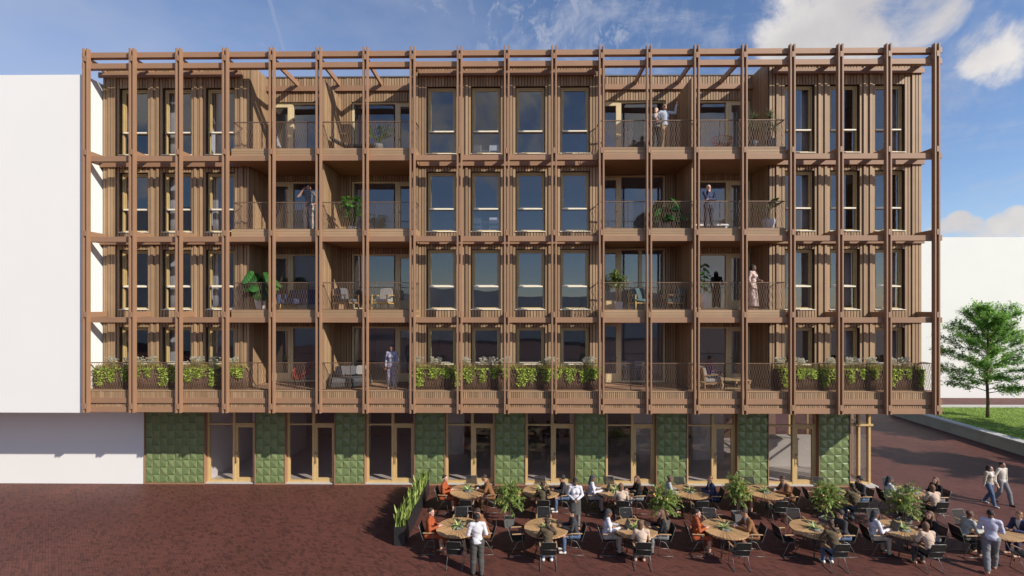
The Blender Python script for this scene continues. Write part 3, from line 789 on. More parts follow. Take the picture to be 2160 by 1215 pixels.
def stand(H=1.72, **kw):
    s = H/1.72
    J = dict(pel=(0,0,.95), che=(0,.0,1.27), nck=(0,-.005,1.46), hed=(0,.02,1.60), yaw=0., nod=0., tilt=0.,
             shL=(-.175,0,1.415), shR=(.175,0,1.415), elL=(-.222,-.02,1.14), elR=(.222,-.02,1.14), wrL=(-.225,.07,.90), wrR=(.225,.07,.90),
             hiL=(-.092,0,.93), hiR=(.092,0,.93), knL=(-.105,.02,.50), knR=(.105,.02,.50), anL=(-.11,-.02,.085), anR=(.11,-.02,.085), ftL=0., ftR=0.)
    J.update(kw); return {k: (tuple(np.array(v)*s) if isinstance(v, tuple) else v) for k, v in J.items()}
def sit(lean=0.08, **kw):
    J = dict(pel=(0,0,.54), che=(0,lean,.86), nck=(0,lean*1.5,1.045), hed=(0,lean*1.5+.03,1.19), yaw=0., nod=.15, tilt=0.,
             shL=(-.168,lean*1.35,1.0), shR=(.168,lean*1.35,1.0), elL=(-.225,lean+.10,.76), elR=(.225,lean+.10,.76), wrL=(-.12,lean+.33,.77), wrR=(.12,lean+.33,.77),
             hiL=(-.095,.0,.53), hiR=(.095,.0,.53), knL=(-.12,.43,.53), knR=(.12,.43,.53), anL=(-.12,.42,.09), anR=(.12,.42,.09), ftL=0., ftR=0.)
    J.update(kw); return J
def hand_prims(wr, el, curl=.5, side=1, spread=1.):
    wr = vv(*wr); d = wr-vv(*el); d /= np.linalg.norm(d)
    up = vv(0,0,1) if abs(d[2]) < .85 else vv(0,1,0)
    s = np.cross(d, up); s /= np.linalg.norm(s); n = np.cross(s, d)
    pr = [('c', wr, wr+d*.035, .026, .027, .02)]
    pc = wr+d*.05
    for k in (-1, 0, 1): pr.append(('c', wr+d*.02+s*.014*k, wr+d*.085+s*.024*k, .015, .0125, .014))
    for k, ln in zip((-1.5,-.5,.5,1.5), (.062,.074,.078,.066) if side > 0 else (.066,.078,.074,.062)):
        p0 = wr+d*.083+s*.0195*k; p1 = p0+(d*math.cos(curl)-n*math.sin(curl))*ln*.5+s*.003*k
        c2 = curl*2.1; p2 = p1+(d*math.cos(c2)-n*math.sin(c2))*ln*.5
        pr += [('c', p0, p1, .0098, .0090, .006), ('c', p1, p2, .0090, .0078, .006)]
    t0 = wr+d*.025-s*side*.022; t1 = t0+(d*.75-s*side*.6-n*.25)*.038; t2 = t1+(d*.95-s*side*.1-n*.35)*.030
    pr += [('c', t0, t1, .0125, .0105, .010), ('c', t1, t2, .0105, .0085, .006)]
    return pr
def rotm(yaw, nod, tilt):
    return np.array(Matrix.Rotation(yaw,3,'Z') @ Matrix.Rotation(-nod,3,'X') @ Matrix.Rotation(tilt,3,'Y'))
def person(label, J, skin_k='tan', top=None, bottom=None, hair=None, shoes=None, sleeves=1., fem=False, extra=(), curlL=.5, curlR=.5,
           hair_style='short', open_jacket=None, belly=0., group=None, collar=None, vox=.0095):
    j = {k: (vv(*v) if isinstance(v, tuple) else v) for k, v in J.items()}
    root = thing('person', label, 'person', group=group)
    seated = j['hiL'][2] < .7
    w = .93 if fem else 1.0
    RM = rotm(j['yaw'], j['nod'], j['tilt']); hd = j['hed']
    HP = lambda x, y, z: hd + RM @ vv(x, y, z)
    T = lambda a, b, ra, rb, k=.03: ('c', j[a] if isinstance(a, str) else a, j[b] if isinstance(b, str) else b, ra, rb, k)
    up = j['che']-j['pel']; up /= np.linalg.norm(up)
    sx = j['shR']-j['shL']; sx /= np.linalg.norm(sx); fy = np.cross(up, sx)
    trot = np.stack([sx, fy, up], 1)
    def torso(g):
        hip = j['pel']+up*.02
        pr = [('e', j['pel']+fy*-.012, (.146*w+(.010 if fem else 0)+g, .104+g, .125+g), trot, .04),
              ('e', mix(j['pel'], j['che'], .5)+fy*.012, (.120*w+g+belly, .084+g+belly, .15+g), trot, .045),
              ('e', j['che']+up*.02, (.150*w+g, .098+g, .155+g), trot, .04),
              ('c', mix(j['shL'], j['nck'], .1), mix(j['shR'], j['nck'], .1), .056*w+g, .056*w+g, .035)]
        if fem:
            for s_ in (-1,1): pr.append(('e', j['che']+fy*.088+sx*.068*s_+up*.015, (.052+g,.050+g,.055+g), trot, .035))
        return pr
    def arms(g, frac=1.):
        pr = []
        for s_ in 'LR':
            sh, e_, wr = j['sh'+s_], j['el'+s_], j['wr'+s_]
            pr.append(('c', sh, e_, .050*w+g, .039*w+g, .022))
            if frac > .5: pr.append(('c', e_, mix(e_, wr, min(1., (frac-.5)*2)), .038*w+g, (.038-.011*min(1,(frac-.5)*2))*w+g, .015))
        return pr
    def legs(g, knee=True):
        pr = []
        for s_ in 'LR':
            hi, kn, an = j['hi'+s_], j['kn'+s_], j['an'+s_]
            pr.append(('c', hi, kn, .080+g, .052+g, .03))
            pr.append(('c', kn, mix(kn, an, .35)-vv(0,.012,0), .050+g, .053+g, .02))
            pr.append(('c', mix(kn, an, .35)-vv(0,.012,0), an, .053+g, .036+g, .02))
        return pr
    feet = []
    for s_ in 'LR':
        an = j['an'+s_]; a_ = j['ft'+s_]; fd = vv(math.sin(a_), math.cos(a_), 0); zz = vv(0,0,-max(0, an[2]-.055))*.0
        heel = an+vv(0,0,-.045)-fd*.03; toe = an+vv(0,0,-.050)+fd*.13
        feet.append((an, heel, toe))
    # ---- the body, one continuous skin
    pr = torso(0) + arms(0, 1.) + legs(0)
    for an, heel, toe in feet: pr += [('c', an, heel, .036, .032, .02), ('c', heel, toe, .032, .024, .02)]
    pr += [('c', mix(j['nck'], j['che'], .12), hd-RM @ vv(0,.025,.06), .052*w, .050*w, .03)]
    pr += [('e', HP(0,-.012,.030), (.074,.094,.086), RM, .02), ('e', HP(0,.022,-.045), (.056,.064,.070), RM, .03), ('c', HP(0,.060,-.085), HP(0,.072,-.088), .022, .018, .03),
           ('c', HP(0,.080,.015), HP(0,.103,-.026), .010, .0145, .012), ('c', HP(-.03,.073,.028), HP(.03,.073,.028), .014, .014, .012)]
    for s_ in (-1,1): pr += [('e', HP(s_*.077,-.012,-.008), (.012,.022,.032), RM, .008)]
    pr += hand_prims(j['wrL'], j['elL'], curlL, -1) + hand_prims(j['wrR'], j['elR'], curlR, 1)
    V, F = sdf_mesh(pr, vox, subtract=[('e', HP(s_*.031,.098,.006), (.017,.016,.012), RM, .008) for s_ in (-1,1)])
    C_ = V[F].mean(1); loc = (C_-hd) @ RM
    mi = np.zeros(len(F), int)
    for s_ in (-1,1): mi[(np.abs(loc[:,0]-s_*.031) < .010) & (np.abs(loc[:,2]-.005) < .006) & (loc[:,1] > .05)] = 1
    mi[(np.abs(loc[:,0]) < .024) & (np.abs(loc[:,2]+.056) < .008) & (loc[:,1] > .05)] = 2
    link('body', mesh_np('body', V, F, [skin(skin_k), EYE, LIPS], mi), root)
    sd = len(label)
    # ---- clothes
    if top is not None:
        g = .012 if open_jacket is None else .019
        pt = torso(g) + arms(g, sleeves)
        tuck = bottom is not None and bottom[0] == 'skirt'
        hem = mix(j['pel'], j['che'], (.24 if tuck else -.12) if not seated else .02)
        pt = [p for p in pt]
        if not seated and not tuck: pt.append(('e', j['pel']+vv(0,-.005,-.02), (.148*w+g+.008,.106+g+.006,.13), trot, .04))
        pt.append(('c', j['nck']-up*.03, j['nck']+up*.012, .066*w, .058*w, .03))
        pn, hz = j['pel'], (hem @ up)
        V, F = sdf_mesh(pt, .0125, wrinkle=.0035, seed=sd, clip=lambda X, Y, Z: -((X*up[0]+Y*up[1]+Z*up[2])-hz))
        mi = None; mats = [top]
        if open_jacket is not None:
            C_ = V[F].mean(1); q = C_-j['che']; lx = q @ sx; lz = q @ up; ly = q @ fy
            mi = ((np.abs(lx) < .012+np.clip(lz+.05, 0, 1)*.22) & (ly > .02) & (lz > -.16)).astype(int); mats = [top, open_jacket]
        link('top', mesh_np('top', V, F, mats, mi), root)
        if collar is not None:
            V, F = sdf_mesh([('c', j['nck']-up*.01, j['nck']+up*.022, .064*w, .058*w, .01)], .010)
            link('collar', mesh_np('collar', V, F, [collar]), root)
    if bottom is not None:
        kind, bm_ = bottom[0], bottom[1]
        pb = [p for p in torso(.012)[:1]]; wz = j['pel']+up*.10
        cl = None
        if kind == 'trousers':
            pb += legs(bottom[2] if len(bottom) > 2 else .014); az = min(j['anL'][2], j['anR'][2])
            cl = lambda X, Y, Z: ((X*up[0]+Y*up[1]+Z*up[2])-(wz @ up))
        elif kind == 'skirt':
            ln = bottom[2]
            if seated:
                for s_ in 'LR': pb.append(('c', j['hi'+s_], mix(j['hi'+s_], j['kn'+s_], 1.0), .115, .085, .08))
                pb.append(('c', mix(j['knL'], j['knR'], .5), mix(j['knL'], j['knR'], .5)+vv(0,.01,-.2), .11, .12, .08))
            else:
                pb.append(('c', j['pel']+vv(0,0,.02), j['pel']+vv(0,.01,-ln), .118, .122+ln*.10, .05))
                for s_ in 'LR': pb.append(('c', j['hi'+s_], mix(j['hi'+s_], j['kn'+s_], min(1.,ln*2.2)), .094, .090, .05))
                zc = j['pel'][2]-ln
            top_ = (wz @ up)
            cl = (lambda X, Y, Z: np.maximum((X*up[0]+Y*up[1]+Z*up[2])-top_, -(Z-zc))) if not seated else (lambda X, Y, Z: (X*up[0]+Y*up[1]+Z*up[2])-top_)
        V, F = sdf_mesh(pb, .0125, wrinkle=.003, seed=sd+3, clip=cl)
        link('trousers' if kind == 'trousers' else 'skirt', mesh_np('bottom', V, F, [bm_]), root)
        if len(bottom) > 3 and bottom[3] is not None:      # leggings under a skirt
            V, F = sdf_mesh(legs(.010), .0125, clip=lambda X, Y, Z: Z-j['pel'][2]); link('leggings', mesh_np('leggings', V, F, [bottom[3]]), root)
    if shoes is not None:
        ps = []
        for an, heel, toe in feet: ps += [('c', an-vv(0,0,.018), heel, .044, .041, .02), ('c', heel, toe, .041, .033, .03)]
        zb = min(f[1][2] for f in feet)
        V, F = sdf_mesh(ps, .011); link('shoes', mesh_np('shoes', V, F, [shoes]), root)
    # ---- hair
    if hair is not None:
        hh = [('e', HP(0,-.024,.044), (.079,.096,.082), RM, .02)]; sub = [('e', HP(0,.105,-.022), (.090,.080,.098), RM, .015), ('e', HP(0,.02,-.12), (.10,.12,.065), RM, .02)]
        if hair_style == 'afro': hh = [('e', HP(0,-.032,.055), (.098,.104,.098), RM, .02)]
        if hair_style == 'cap':
            hh = [('e', HP(0,-.018,.055), (.089,.106,.076), RM, .02), ('e', HP(0,.085,.058), (.066,.055,.012), RM, .02)]
        if hair_style in ('long', 'braid', 'bun', 'bob', 'scarf'):
            sub = [('e', HP(0,.105,-.035), (.074,.070,.085), RM, .02)]
            back = -fy
            if hair_style == 'long':
                hh += [('c', HP(0,-.055,0), j['nck']+back*.075-up*.13, .078, .062, .05), ('c', HP(-.06,-.02,-.02), j['nck']+vv(0,0,-.12)-sx*.10+fy*.045, .035, .03, .04), ('c', HP(.06,-.02,-.02), j['nck']+vv(0,0,-.12)+sx*.10+fy*.045, .035, .03, .04)]
            if hair_style == 'bob': hh += [('c', HP(0,-.045,0), HP(0,-.05,-.11), .082, .070, .04)]
            if hair_style == 'scarf': hh += [('c', HP(0,-.055,-.03), j['nck']+back*.085-up*.05, .075, .055, .05)]
            if hair_style == 'braid':
                b0 = HP(0,-.085,-.04); b1 = j['nck']+back*.08+sx*.07-up*.02; b2 = j['nck']+fy*.03+sx*.13-up*.16
                hh += [('c', b0, b1, .045, .030, .03), ('c', b1, b2, .028, .018, .02)]
                sub.append(('e', HP(0,.03,-.14), (.09,.10,.06), RM, .02))
            if hair_style == 'bun':
                hh += [('e', HP(0,-.115,.0), (.042,.04,.042), RM, .02)]; sub.append(('e', HP(0,.03,-.13), (.10,.12,.065), RM, .02))
        V, F = sdf_mesh(hh, .010, subtract=sub, wrinkle=.0022, seed=sd)
        link('hair' if hair_style not in ('scarf', 'cap') else ('headscarf' if hair_style == 'scarf' else 'cap'), mesh_np('hair', V, F, [hair]), root)
    for nm, mm, ex in extra:
        V, F = sdf_mesh(ex, .009); link(nm, mesh_np(nm, V, F, [mm]), root)
    return root
HAIRB = mat('hair_black', (.020,.017,.015), .75, var=.2, nscale=30); HAIRD = mat('hair_dark_brown', (.050,.030,.020), .75, var=.2, nscale=30)
HAIRM = mat('hair_brown', (.135,.072,.038), .7, var=.2, nscale=30); HAIRR = mat('hair_auburn', (.19,.085,.035), .5, var=.2, nscale=30); HAIRG = mat('hair_grey', (.50,.47,.44), .55, var=.15, nscale=30)
# ---------------------------------------------------------------- terrace furniture
TEAK = mat('teak_slats', (.44,.265,.125), .5, var=.12, nscale=9, tone=.07, col2=(.51,.32,.155))
STEEL = mat('grey_steel', (.20,.19,.18), .42, metal=.5); BLACKP = mat('black_lamella', (.016,.0155,.015), .6, tone=.15, spec=.25); STONE = mat('grey_stone_disc', (.20,.20,.205), .7)
ARMW = mat('armrest_wood', (.44,.28,.14), .5)
def make_table(loc):
    t = thing('round_table', 'table', 'table', loc)
    R_ = .665; n = 40; tp = MB()
    for i in range(n):
        a0 = 2*math.pi*i/n; a1 = 2*math.pi*(i+1)/n; g0, g1 = .012/.20, .0065/R_
        r0 = .19
        A = [(r0*math.cos(a0+g0/2), r0*math.sin(a0+g0/2)), (R_*math.cos(a0+g1), R_*math.sin(a0+g1)), (R_*1.001*math.cos((a0+a1)/2), R_*1.001*math.sin((a0+a1)/2)), (R_*math.cos(a1-g1), R_*math.sin(a1-g1)), (r0*math.cos(a1-g0/2), r0*math.sin(a1-g0/2))]
        vs = [(x,y,.745) for x,y in A]+[(x,y,.708) for x,y in A]
        tp.add(vs, [(0,1,2,3,4),(9,8,7,6,5),(0,5,6,1),(1,6,7,2),(2,7,8,3),(3,8,9,4),(4,9,5,0)])
    to = tp.build('tabletop', TEAK, t)
    u = MB(); u.lathe([(.20,.70),(.20,.748)], n=24); u.lathe([(.60,.690),(.63,.690),(.63,.705),(.60,.705),(.60,.690)], n=32); u.build('hub_ring', mat('dark_table_metal', (.07,.065,.06), .5), to)
    for i in range(4):
        a = math.pi/4+i*math.pi/2; lg = MB(); c, s_ = math.cos(a), math.sin(a)
        for d in (-.16, .16):
            lg.tube([(.16*math.cos(a+d*3),.16*math.sin(a+d*3),.70),(.30*math.cos(a+d*.7),.30*math.sin(a+d*.7),.35),(.44*c,.44*s_,.015)], .010, 5)
        lg.tube([(.44*math.cos(a-.16),.44*math.sin(a-.16),.012),(.44*math.cos(a+.16),.44*math.sin(a+.16),.012)], .012, 5)
        lg.build('leg', DARKM, t)
    return t
def make_chair():
    c = thing('terrace_chair', 'chair', 'chair')
    W = .228
    for s_ in (-1, 1):
        x = s_*W; f = MB()
        # sled side: floor bar, raked front leg, raked back leg
        f.tube([(x,.20,.012),(x,-.24,.012)], .0085, 6); f.tube([(x*.98,-.24,.012),(x*.94,-.02,.40),(x*.93,.06,.44),(x*.93,.19,.43)], .0085, 6)
        f.tube([(x*.98,.20,.012),(x*.98,.13,.45),(x*1.02,.12,.64)], .0085, 6); f.tube([(x*1.02,.12,.64),(x*1.02,-.20,.655)], .008, 6)
        f.build('leg', STEEL, c)
        a = MB(); a.bbox(x*1.02-.024, x*1.02+.024, -.18, .17, .648, .672, .006); a.build('armrest', ARMW, c)
    st = MB()
    for i in range(9):
        y0 = -.19+i*.045; z = .435+.012*((i-3.5)/4)**2+.006*i/8
        st.obox((0,y0+.02,z), (W*.90,0,0), (0,.0195,0), (0,.002,.008))
    st.build('seat', BLACKP, c)
    bk = MB(); L_ = Vector((0,-.19,.47)); T_ = Vector((0,-.315,.86)); d = (T_-L_); nrm = Vector((0, d.z, -d.y)).normalized()
    for i in range(9):
        p = L_+d*((i+.5)/9); bk.obox(p-nrm*.012*math.sin(i/8*3.14), (W*.88,0,0), d.normalized()*.0195, nrm*.007)
    bk.build('backrest', BLACKP, c)
    fr = MB(); x = W*.91
    fr.tube([(-x,-.17,.43)]+[(-x,*(L_+d*k)[1:]) for k in (0,.5,.97)]+[(-x+.02,*(T_)[1:]),(x-.02,*(T_)[1:])]+[(x,*(L_+d*k)[1:]) for k in (.97,.5,0)]+[(x,-.17,.43)], .0075, 6)
    m_ = L_+d*.42-nrm*.022; fr.tube([(-x,m_.y,m_.z),(x,m_.y,m_.z)], .007, 5); fr.tube([(-x,-.18,.42),(x,-.18,.42)], .007, 5)
    fr.build('back_frame', STEEL, c)
    fr = MB(); fr.tube([(-x*1.02,.19,.428),(x*1.02,.19,.428)], .007, 5); fr.build('seat_rail', STEEL, c)
    return c
def leaf_strip(mb, base, direction, length, width, droop, up=Vector((0,0,1)), seg=4, t=None, fold=.15, m=0, curve=None):
    """one blade-like leaf, folded along its rib"""
    d = Vector(direction).normalized(); base = Vector(base); side = d.cross(up)
    side = side.normalized() if side.length > 1e-4 else Vector((1,0,0))
    n = side.cross(d); vs = []; p = base.copy(); dd = d.copy(); prof = curve or (lambda s: math.sin(math.pi*min(1,.12+.88*s))**.8 if s < .999 else .02)
    for i in range(seg+1):
        s_ = i/seg; wd = width*prof(s_)
        n_ = side.cross(dd)
        vs += [p-side*wd+n_*wd*fold, p, p+side*wd+n_*wd*fold]
        dd = (dd+Vector((0,0,-droop/seg))).normalized(); p = p+dd*(length/seg)
    fs = []
    for i in range(seg):
        a = i*3; fs += [(a,a+1,a+4,a+3),(a+1,a+2,a+5,a+4)]
    mb.add(vs, fs, m, t, True)
PLG = mat('plant_green', (.055,.13,.022), .45, tone=.35, var=.15, trans=.25, col2=(.13,.21,.035))
PLP = mat('pale_succulent', (.30,.40,.15), .45, tone=.25, var=.1, trans=.2, col2=(.46,.54,.24))
SNK = mat('snake_plant_leaf', (.11,.19,.035), .45, tone=.45, var=.15, trans=.25, col2=(.34,.40,.11))
CIT = mat('citrus_leaf', (.15,.26,.05), .45, tone=.35, var=.15, trans=.4, col2=(.38,.46,.14)); BARK = mat('bark', (.15,.10,.065), .9, var=.25, nscale=20)
ORG = mat('orange_fruit', (.75,.40,.15), .5); SOIL = mat('soil', (.03,.022,.016), .95); GREYP = mat('grey_pot', (.17,.17,.165), .6, var=.06); BLKP = mat('black_planter', (.022,.022,.024), .45, var=.1)
def make_centrepiece():
    c = thing('table_plant', 'x', 'plant')
    b = MB(); b.lathe([(.0,0),(.155,0),(.16,.012),(.10,.016),(.0,.016)], n=22); b.build('dish', STONE, c)
    f = MB(); r_ = random.Random(5)
    for i in range(26):
        a = r_.uniform(0,6.28); e_ = r_.uniform(.35,1.25)
        leaf_strip(f, (.02*math.cos(a),.02*math.sin(a),.014), (math.cos(a)*math.cos(e_),math.sin(a)*math.cos(e_),math.sin(e_)), r_.uniform(.19,.30), .026, r_.uniform(.6,1.2), t=r_.random(), seg=4, fold=.35, curve=lambda s: (1-s)**.6*.9+.1)
    f.build('foliage', PLP, c); return c
def make_citrus(H=1.55, rad=.52, seed=1, potw=.18, pot=None):
    c = thing('citrus_tree', 'x', 'tree'); r_ = random.Random(seed)
    p = MB(); w = potw
    p.add([(-w*.78,-w*.78,0),(w*.78,-w*.78,0),(w*.78,w*.78,0),(-w*.78,w*.78,0),(-w,-w,.31),(w,-w,.31),(w,w,.31),(-w,w,.31),(-w*.88,-w*.88,.31),(w*.88,-w*.88,.31),(w*.88,w*.88,.31),(-w*.88,w*.88,.31),(-w*.85,-w*.85,.27),(w*.85,-w*.85,.27),(w*.85,w*.85,.27),(-w*.85,w*.85,.27)],
          [(3,2,1,0),(0,1,5,4),(1,2,6,5),(2,3,7,6),(3,0,4,7),(4,5,9,8),(5,6,10,9),(6,7,11,10),(7,4,8,11),(8,9,13,12),(9,10,14,13),(10,11,15,14),(11,8,12,15)])
    p.build('pot', pot or GREYP, c)
    s_ = MB(); s_.add([(-w*.86,-w*.86,.275),(w*.86,-w*.86,.275),(w*.86,w*.86,.275),(-w*.86,w*.86,.275)], [(0,1,2,3)]); s_.build('soil', SOIL, c)
    tk = MB(); cz = H-rad*.95
    for k in range(2): tk.tube([(.025*(k*2-1),0,.27),(.03*(k*2-1),.01,cz*.75),(.02*(k*2-1),0,cz+.1)], [.016,.014,.010], 6)
    fo = MB()
    for b in range(105):
        # shoots: start near the stem, arch outwards and droop
        a = r_.uniform(0,6.28); z0 = cz-.10+r_.uniform(-.36,.46)*rad*1.5; e_ = r_.uniform(-.25,1.1)
        d = Vector((math.cos(a)*math.cos(e_), math.sin(a)*math.cos(e_), math.sin(e_))); p0 = Vector((0,0,max(z0, .46))); L_ = rad*r_.uniform(.55,1.1)*(1.0-.42*max(0,(p0.z-cz)/rad))
        pts = [p0]; dd = d.copy()
        for k in range(5): dd = (dd+Vector((0,0,-.10))).normalized(); pts.append(pts[-1]+dd*L_/5)
        tk.tube(pts, [.006,.005,.004,.003,.003,.002], 3, cap=False)
        tn = r_.random()
        for k in range(18):
            q = r_.uniform(.18,1.0)*5; i0 = min(4,int(q)); pp = pts[i0].lerp(pts[i0+1], q-i0)
            ld = (pts[i0+1]-pts[i0]).normalized()+Vector((r_.uniform(-.9,.9),r_.uniform(-.9,.9),r_.uniform(-.5,.8)))
            leaf_strip(fo, pp, ld, r_.uniform(.075,.125), r_.uniform(.014,.021), r_.uniform(.2,.8), seg=2, t=min(1,max(0,tn*.6+r_.random()*.4)), curve=lambda s: 1.0 if s == .5 else (.35 if s < .5 else .05))
    tk.build('trunk', BARK, c); fo.build('foliage', CIT, c)
    for k in range(6):
        a = r_.uniform(0,6.28); zz = r_.uniform(-.55,.25)
        fr = MB(); fr.ball((rad*.62*math.cos(a), rad*.62*math.sin(a), cz+zz*rad), .036, 9); fr.build('fruit', ORG, c)
    return c
def make_snake_planter(L_=1.33, w=.34, h=.58):
    c = thing('planter', 'x', 'planter'); b = MB(); t = .018
    b.box(-w/2,w/2,-L_/2,-L_/2+t,0,h); b.box(-w/2,w/2,L_/2-t,L_/2,0,h); b.box(-w/2,-w/2+t,-L_/2+t,L_/2-t,0,h); b.box(w/2-t,w/2,-L_/2+t,L_/2-t,0,h)
    b.build('box', BLKP, c)
    s_ = MB(); s_.box(-w/2+t,w/2-t,-L_/2+t,L_/2-t,0.02,h-.05); s_.build('soil', SOIL, c)
    f = MB(); r_ = random.Random(9)
    for i in range(150):
        x = r_.uniform(-w/2+.04,w/2-.04); y = r_.uniform(-L_/2+.05,L_/2-.05)
        a = r_.uniform(0,6.28); tl = r_.uniform(.02,.42)
        leaf_strip(f, (x,y,h-.06), (math.cos(a)*tl,math.sin(a)*tl,1), r_.uniform(.18,.62), r_.uniform(.022,.036), r_.uniform(-.02,.08), seg=4, t=r_.random(), fold=.4, up=Vector((math.sin(a),math.cos(a),.1)), curve=lambda s: (.75+.6*s)*(1 if s < .7 else max(.04,(1-s)/.3)))
    f.build('foliage', SNK, c); return c
# ---------------------------------------------------------------- first-floor planters
BARKB = mat('bark_planter', (.155,.09,.055), .9, var=.3, nscale=9, tone=.35, bump=.6, bscale=18, stretch=(6,6,.8))
IVY = mat('ivy_leaf', (.22,.34,.04), .5, tone=.35, var=.1, trans=.35, col2=(.50,.58,.11)); HERB = mat('herb_green', (.26,.28,.06), .6, tone=.3, trans=.3, col2=(.48,.40,.09))
DAISY = mat('daisy_white', (.80,.78,.66), .6, tone=.1); DAIC = mat('daisy_yellow', (.70,.48,.08), .6)
def make_flower_planter(L_, seed):
    c = thing('flower_planter', 'x', 'planter'); r_ = random.Random(seed); w, h = .36, .80
    b = MB(); n = int(L_/.032)
    for i in range(n):
        xx = -L_/2+(i+.5)*L_/n; dz = r_.uniform(0,.03)
        b.tube([(xx,-w/2+.01,0),(xx+r_.uniform(-.004,.004),-w/2,.4),(xx,-w/2+.01,h-dz)], .017*r_.uniform(.8,1.15), 5)
    b.box(-L_/2+.01,L_/2-.01,-w/2+.015,w/2,0,h-.03)
    for s_ in (-1,1):
        for i in range(9): b.tube([(s_*L_/2,-w/2+.02+i*.04,0),(s_*L_/2,-w/2+.02+i*.04,h-.01)], .018, 5)
    b.build('box', BARKB, c)
    f = MB()
    ncl = 3 if L_ > 1.3 else 2
    for k in range(ncl):
        cx = -L_/2+(k+.5)*L_/ncl+r_.uniform(-.1,.1); dep = r_.choice((.38,.52,.68)); wd = r_.uniform(.18,.32)
        for i in range(int(640*wd*(.5+dep))):
            v_ = r_.random(); z = h+.03-dep*v_; x = cx+r_.gauss(0,wd*.52)*(1-.62*v_)
            if abs(x) > L_/2+.05: continue
            y = -w/2-.03-r_.uniform(0,.07)*(1-.4*v_)
            a = r_.uniform(-.9,.9)
            leaf_strip(f, (x,y+.02,z), (math.sin(a)*.7,-.8,-.25+r_.uniform(-.5,.6)), r_.uniform(.05,.085), r_.uniform(.026,.040), .5, seg=2, t=r_.random(), curve=lambda s: .55 if s < .3 else (1. if s < .8 else .05))
    for i in range(int(120*L_)):
        x = r_.uniform(-L_/2,L_/2); y = r_.uniform(-w/2-.05,w/2); a = r_.uniform(0,6.28)
        leaf_strip(f, (x,y,h-.02), (math.cos(a),math.sin(a),r_.uniform(.1,1)), r_.uniform(.06,.11), .03, .5, seg=2, t=r_.random(), curve=lambda s: .55 if s < .3 else (1. if s < .8 else .05))
    f.build('ivy', IVY, c)
    st = MB()
    for i in range(int(300*L_)):
        x = r_.uniform(-L_/2,L_/2); y = r_.uniform(-w/2,w/2); a = r_.uniform(0,6.28)
        leaf_strip(st, (x,y,h-.03), (math.cos(a)*.35,math.sin(a)*.35,1), r_.uniform(.10,.24), .007, .1, seg=2, t=r_.random(), m=0)
    fl = MB()
    ncl = max(2, int(L_*2.1)); cxs = [r_.uniform(-L_/2+.1,L_/2-.1) for _ in range(ncl)]
    for i in range(int(72*L_)):
        x = r_.choice(cxs)+r_.gauss(0,.09)
        if abs(x) > L_/2: continue
        y = r_.uniform(-w/2,w/2); z = h+r_.uniform(.16,.42); lx = x+r_.uniform(-.06,.06)
        st.tube([(x,y,h-.02),((x+lx)/2,y,(h+z)/2),(lx,y-.02,z)], .003, 3, cap=False)
        nn = 7; R_ = r_.uniform(.038,.055); tx = r_.uniform(-.5,.5)
        vs = [(lx,y-.03,z)]; 
        for k in range(nn):
            a = 2*math.pi*k/nn; vs.append((lx+R_*math.cos(a),y-.03-R_*.55*math.sin(a)+.004,z+R_*.8*math.sin(a)+tx*R_*.3*math.cos(a)))
        fl.add(vs, [(0,1+k,1+(k+1)%nn) for k in range(nn)], 0); fl.ball((lx,y-.033,z), .0075, 5, 1)
    st.build('herbs', HERB, c); fl.build('flowers', [DAISY, DAIC], c)
    return c
# ---------------------------------------------------------------- terrace: tables, chairs, people
TXS = [-1.41, 1.27, 3.95, 6.66, 9.36, 12.0, 14.7]
ORD = ['first', 'second', 'third', 'fourth', 'fifth', 'sixth', 'seventh']
ROWS = [('front row', -3.1), ('rear row', -.2)]
TB = make_table((0,0,0)); TBT = tree_of(TB); CH = make_chair(); CHT = tree_of(CH); CP = make_centrepiece(); CPT = tree_of(CP)
tb_used = ch_used = cp_used = False
SIDES = [('left', -.86, 0, -90), ('right', .86, 0, 90), ('near', .03, -.84, 0), ('far', 0, .88, 180)]
jig = random.Random(21)
chairpos = {}
for rname, ry in ROWS:
    for k, tx in enumerate(TXS):
        where = f'{ORD[k]} table from planters, {rname}'
        rz = jig.uniform(-.2,.2)
        lab = f'round teak table with radial slats, {ORD[k]} from the planters, {rname}'
        if not tb_used: TB.location = (tx,ry,0); TB['label'] = lab; TB['group'] = 'round terrace tables'; tb_used = True
        else: dup(TB, (tx,ry,0), rz, lab, 'round terrace tables', ktree=TBT)
        lab = f'spiky pale green plant in grey dish on the {where}'
        if not cp_used: CP.location = (tx,ry,.7481); CP['label'] = lab; CP['group'] = 'table plants'; cp_used = True
        else: dup(CP, (tx,ry,.7481), jig.uniform(0,6.28), lab, 'table plants', scale=jig.uniform(.92,1.08), ktree=CPT)
        for (sd, dx, dy, ang) in SIDES:
            x, y, a = tx+dx+jig.uniform(-.03,.03), ry+dy+jig.uniform(-.03,.03), R(ang+jig.uniform(-6,6))
            lab = f'black slatted armchair on the {sd} side of the {where}'
            chairpos[(rname, k, sd)] = (x, y, a)
            if not ch_used: CH.location = (x,y,0); CH.rotation_euler = (0,0,a); CH['label'] = lab; CH['group'] = 'terrace armchairs'; ch_used = True
            else: dup(CH, (x,y,0), a, lab, 'terrace armchairs', ktree=CHT)
WSH = cloth('white_shirt', (.62,.61,.64), .04); RUST = cloth('rust', (.36,.085,.03)); TWEED = cloth('brown_tweed', (.24,.115,.05)); CHAR = cloth('charcoal', (.050,.050,.052)); OLIVE = cloth('olive_brown', (.10,.075,.045))
CREAMC = cloth('cream_knit', (.56,.43,.33)); BLKC = cloth('black', (.018,.018,.020)); NAVY = cloth('navy', (.045,.05,.11)); SAGE = cloth('sage_grey', (.40,.42,.38)); DENIM = cloth('denim', (.09,.14,.23)); BEIGE = cloth('beige', (.45,.38,.30))
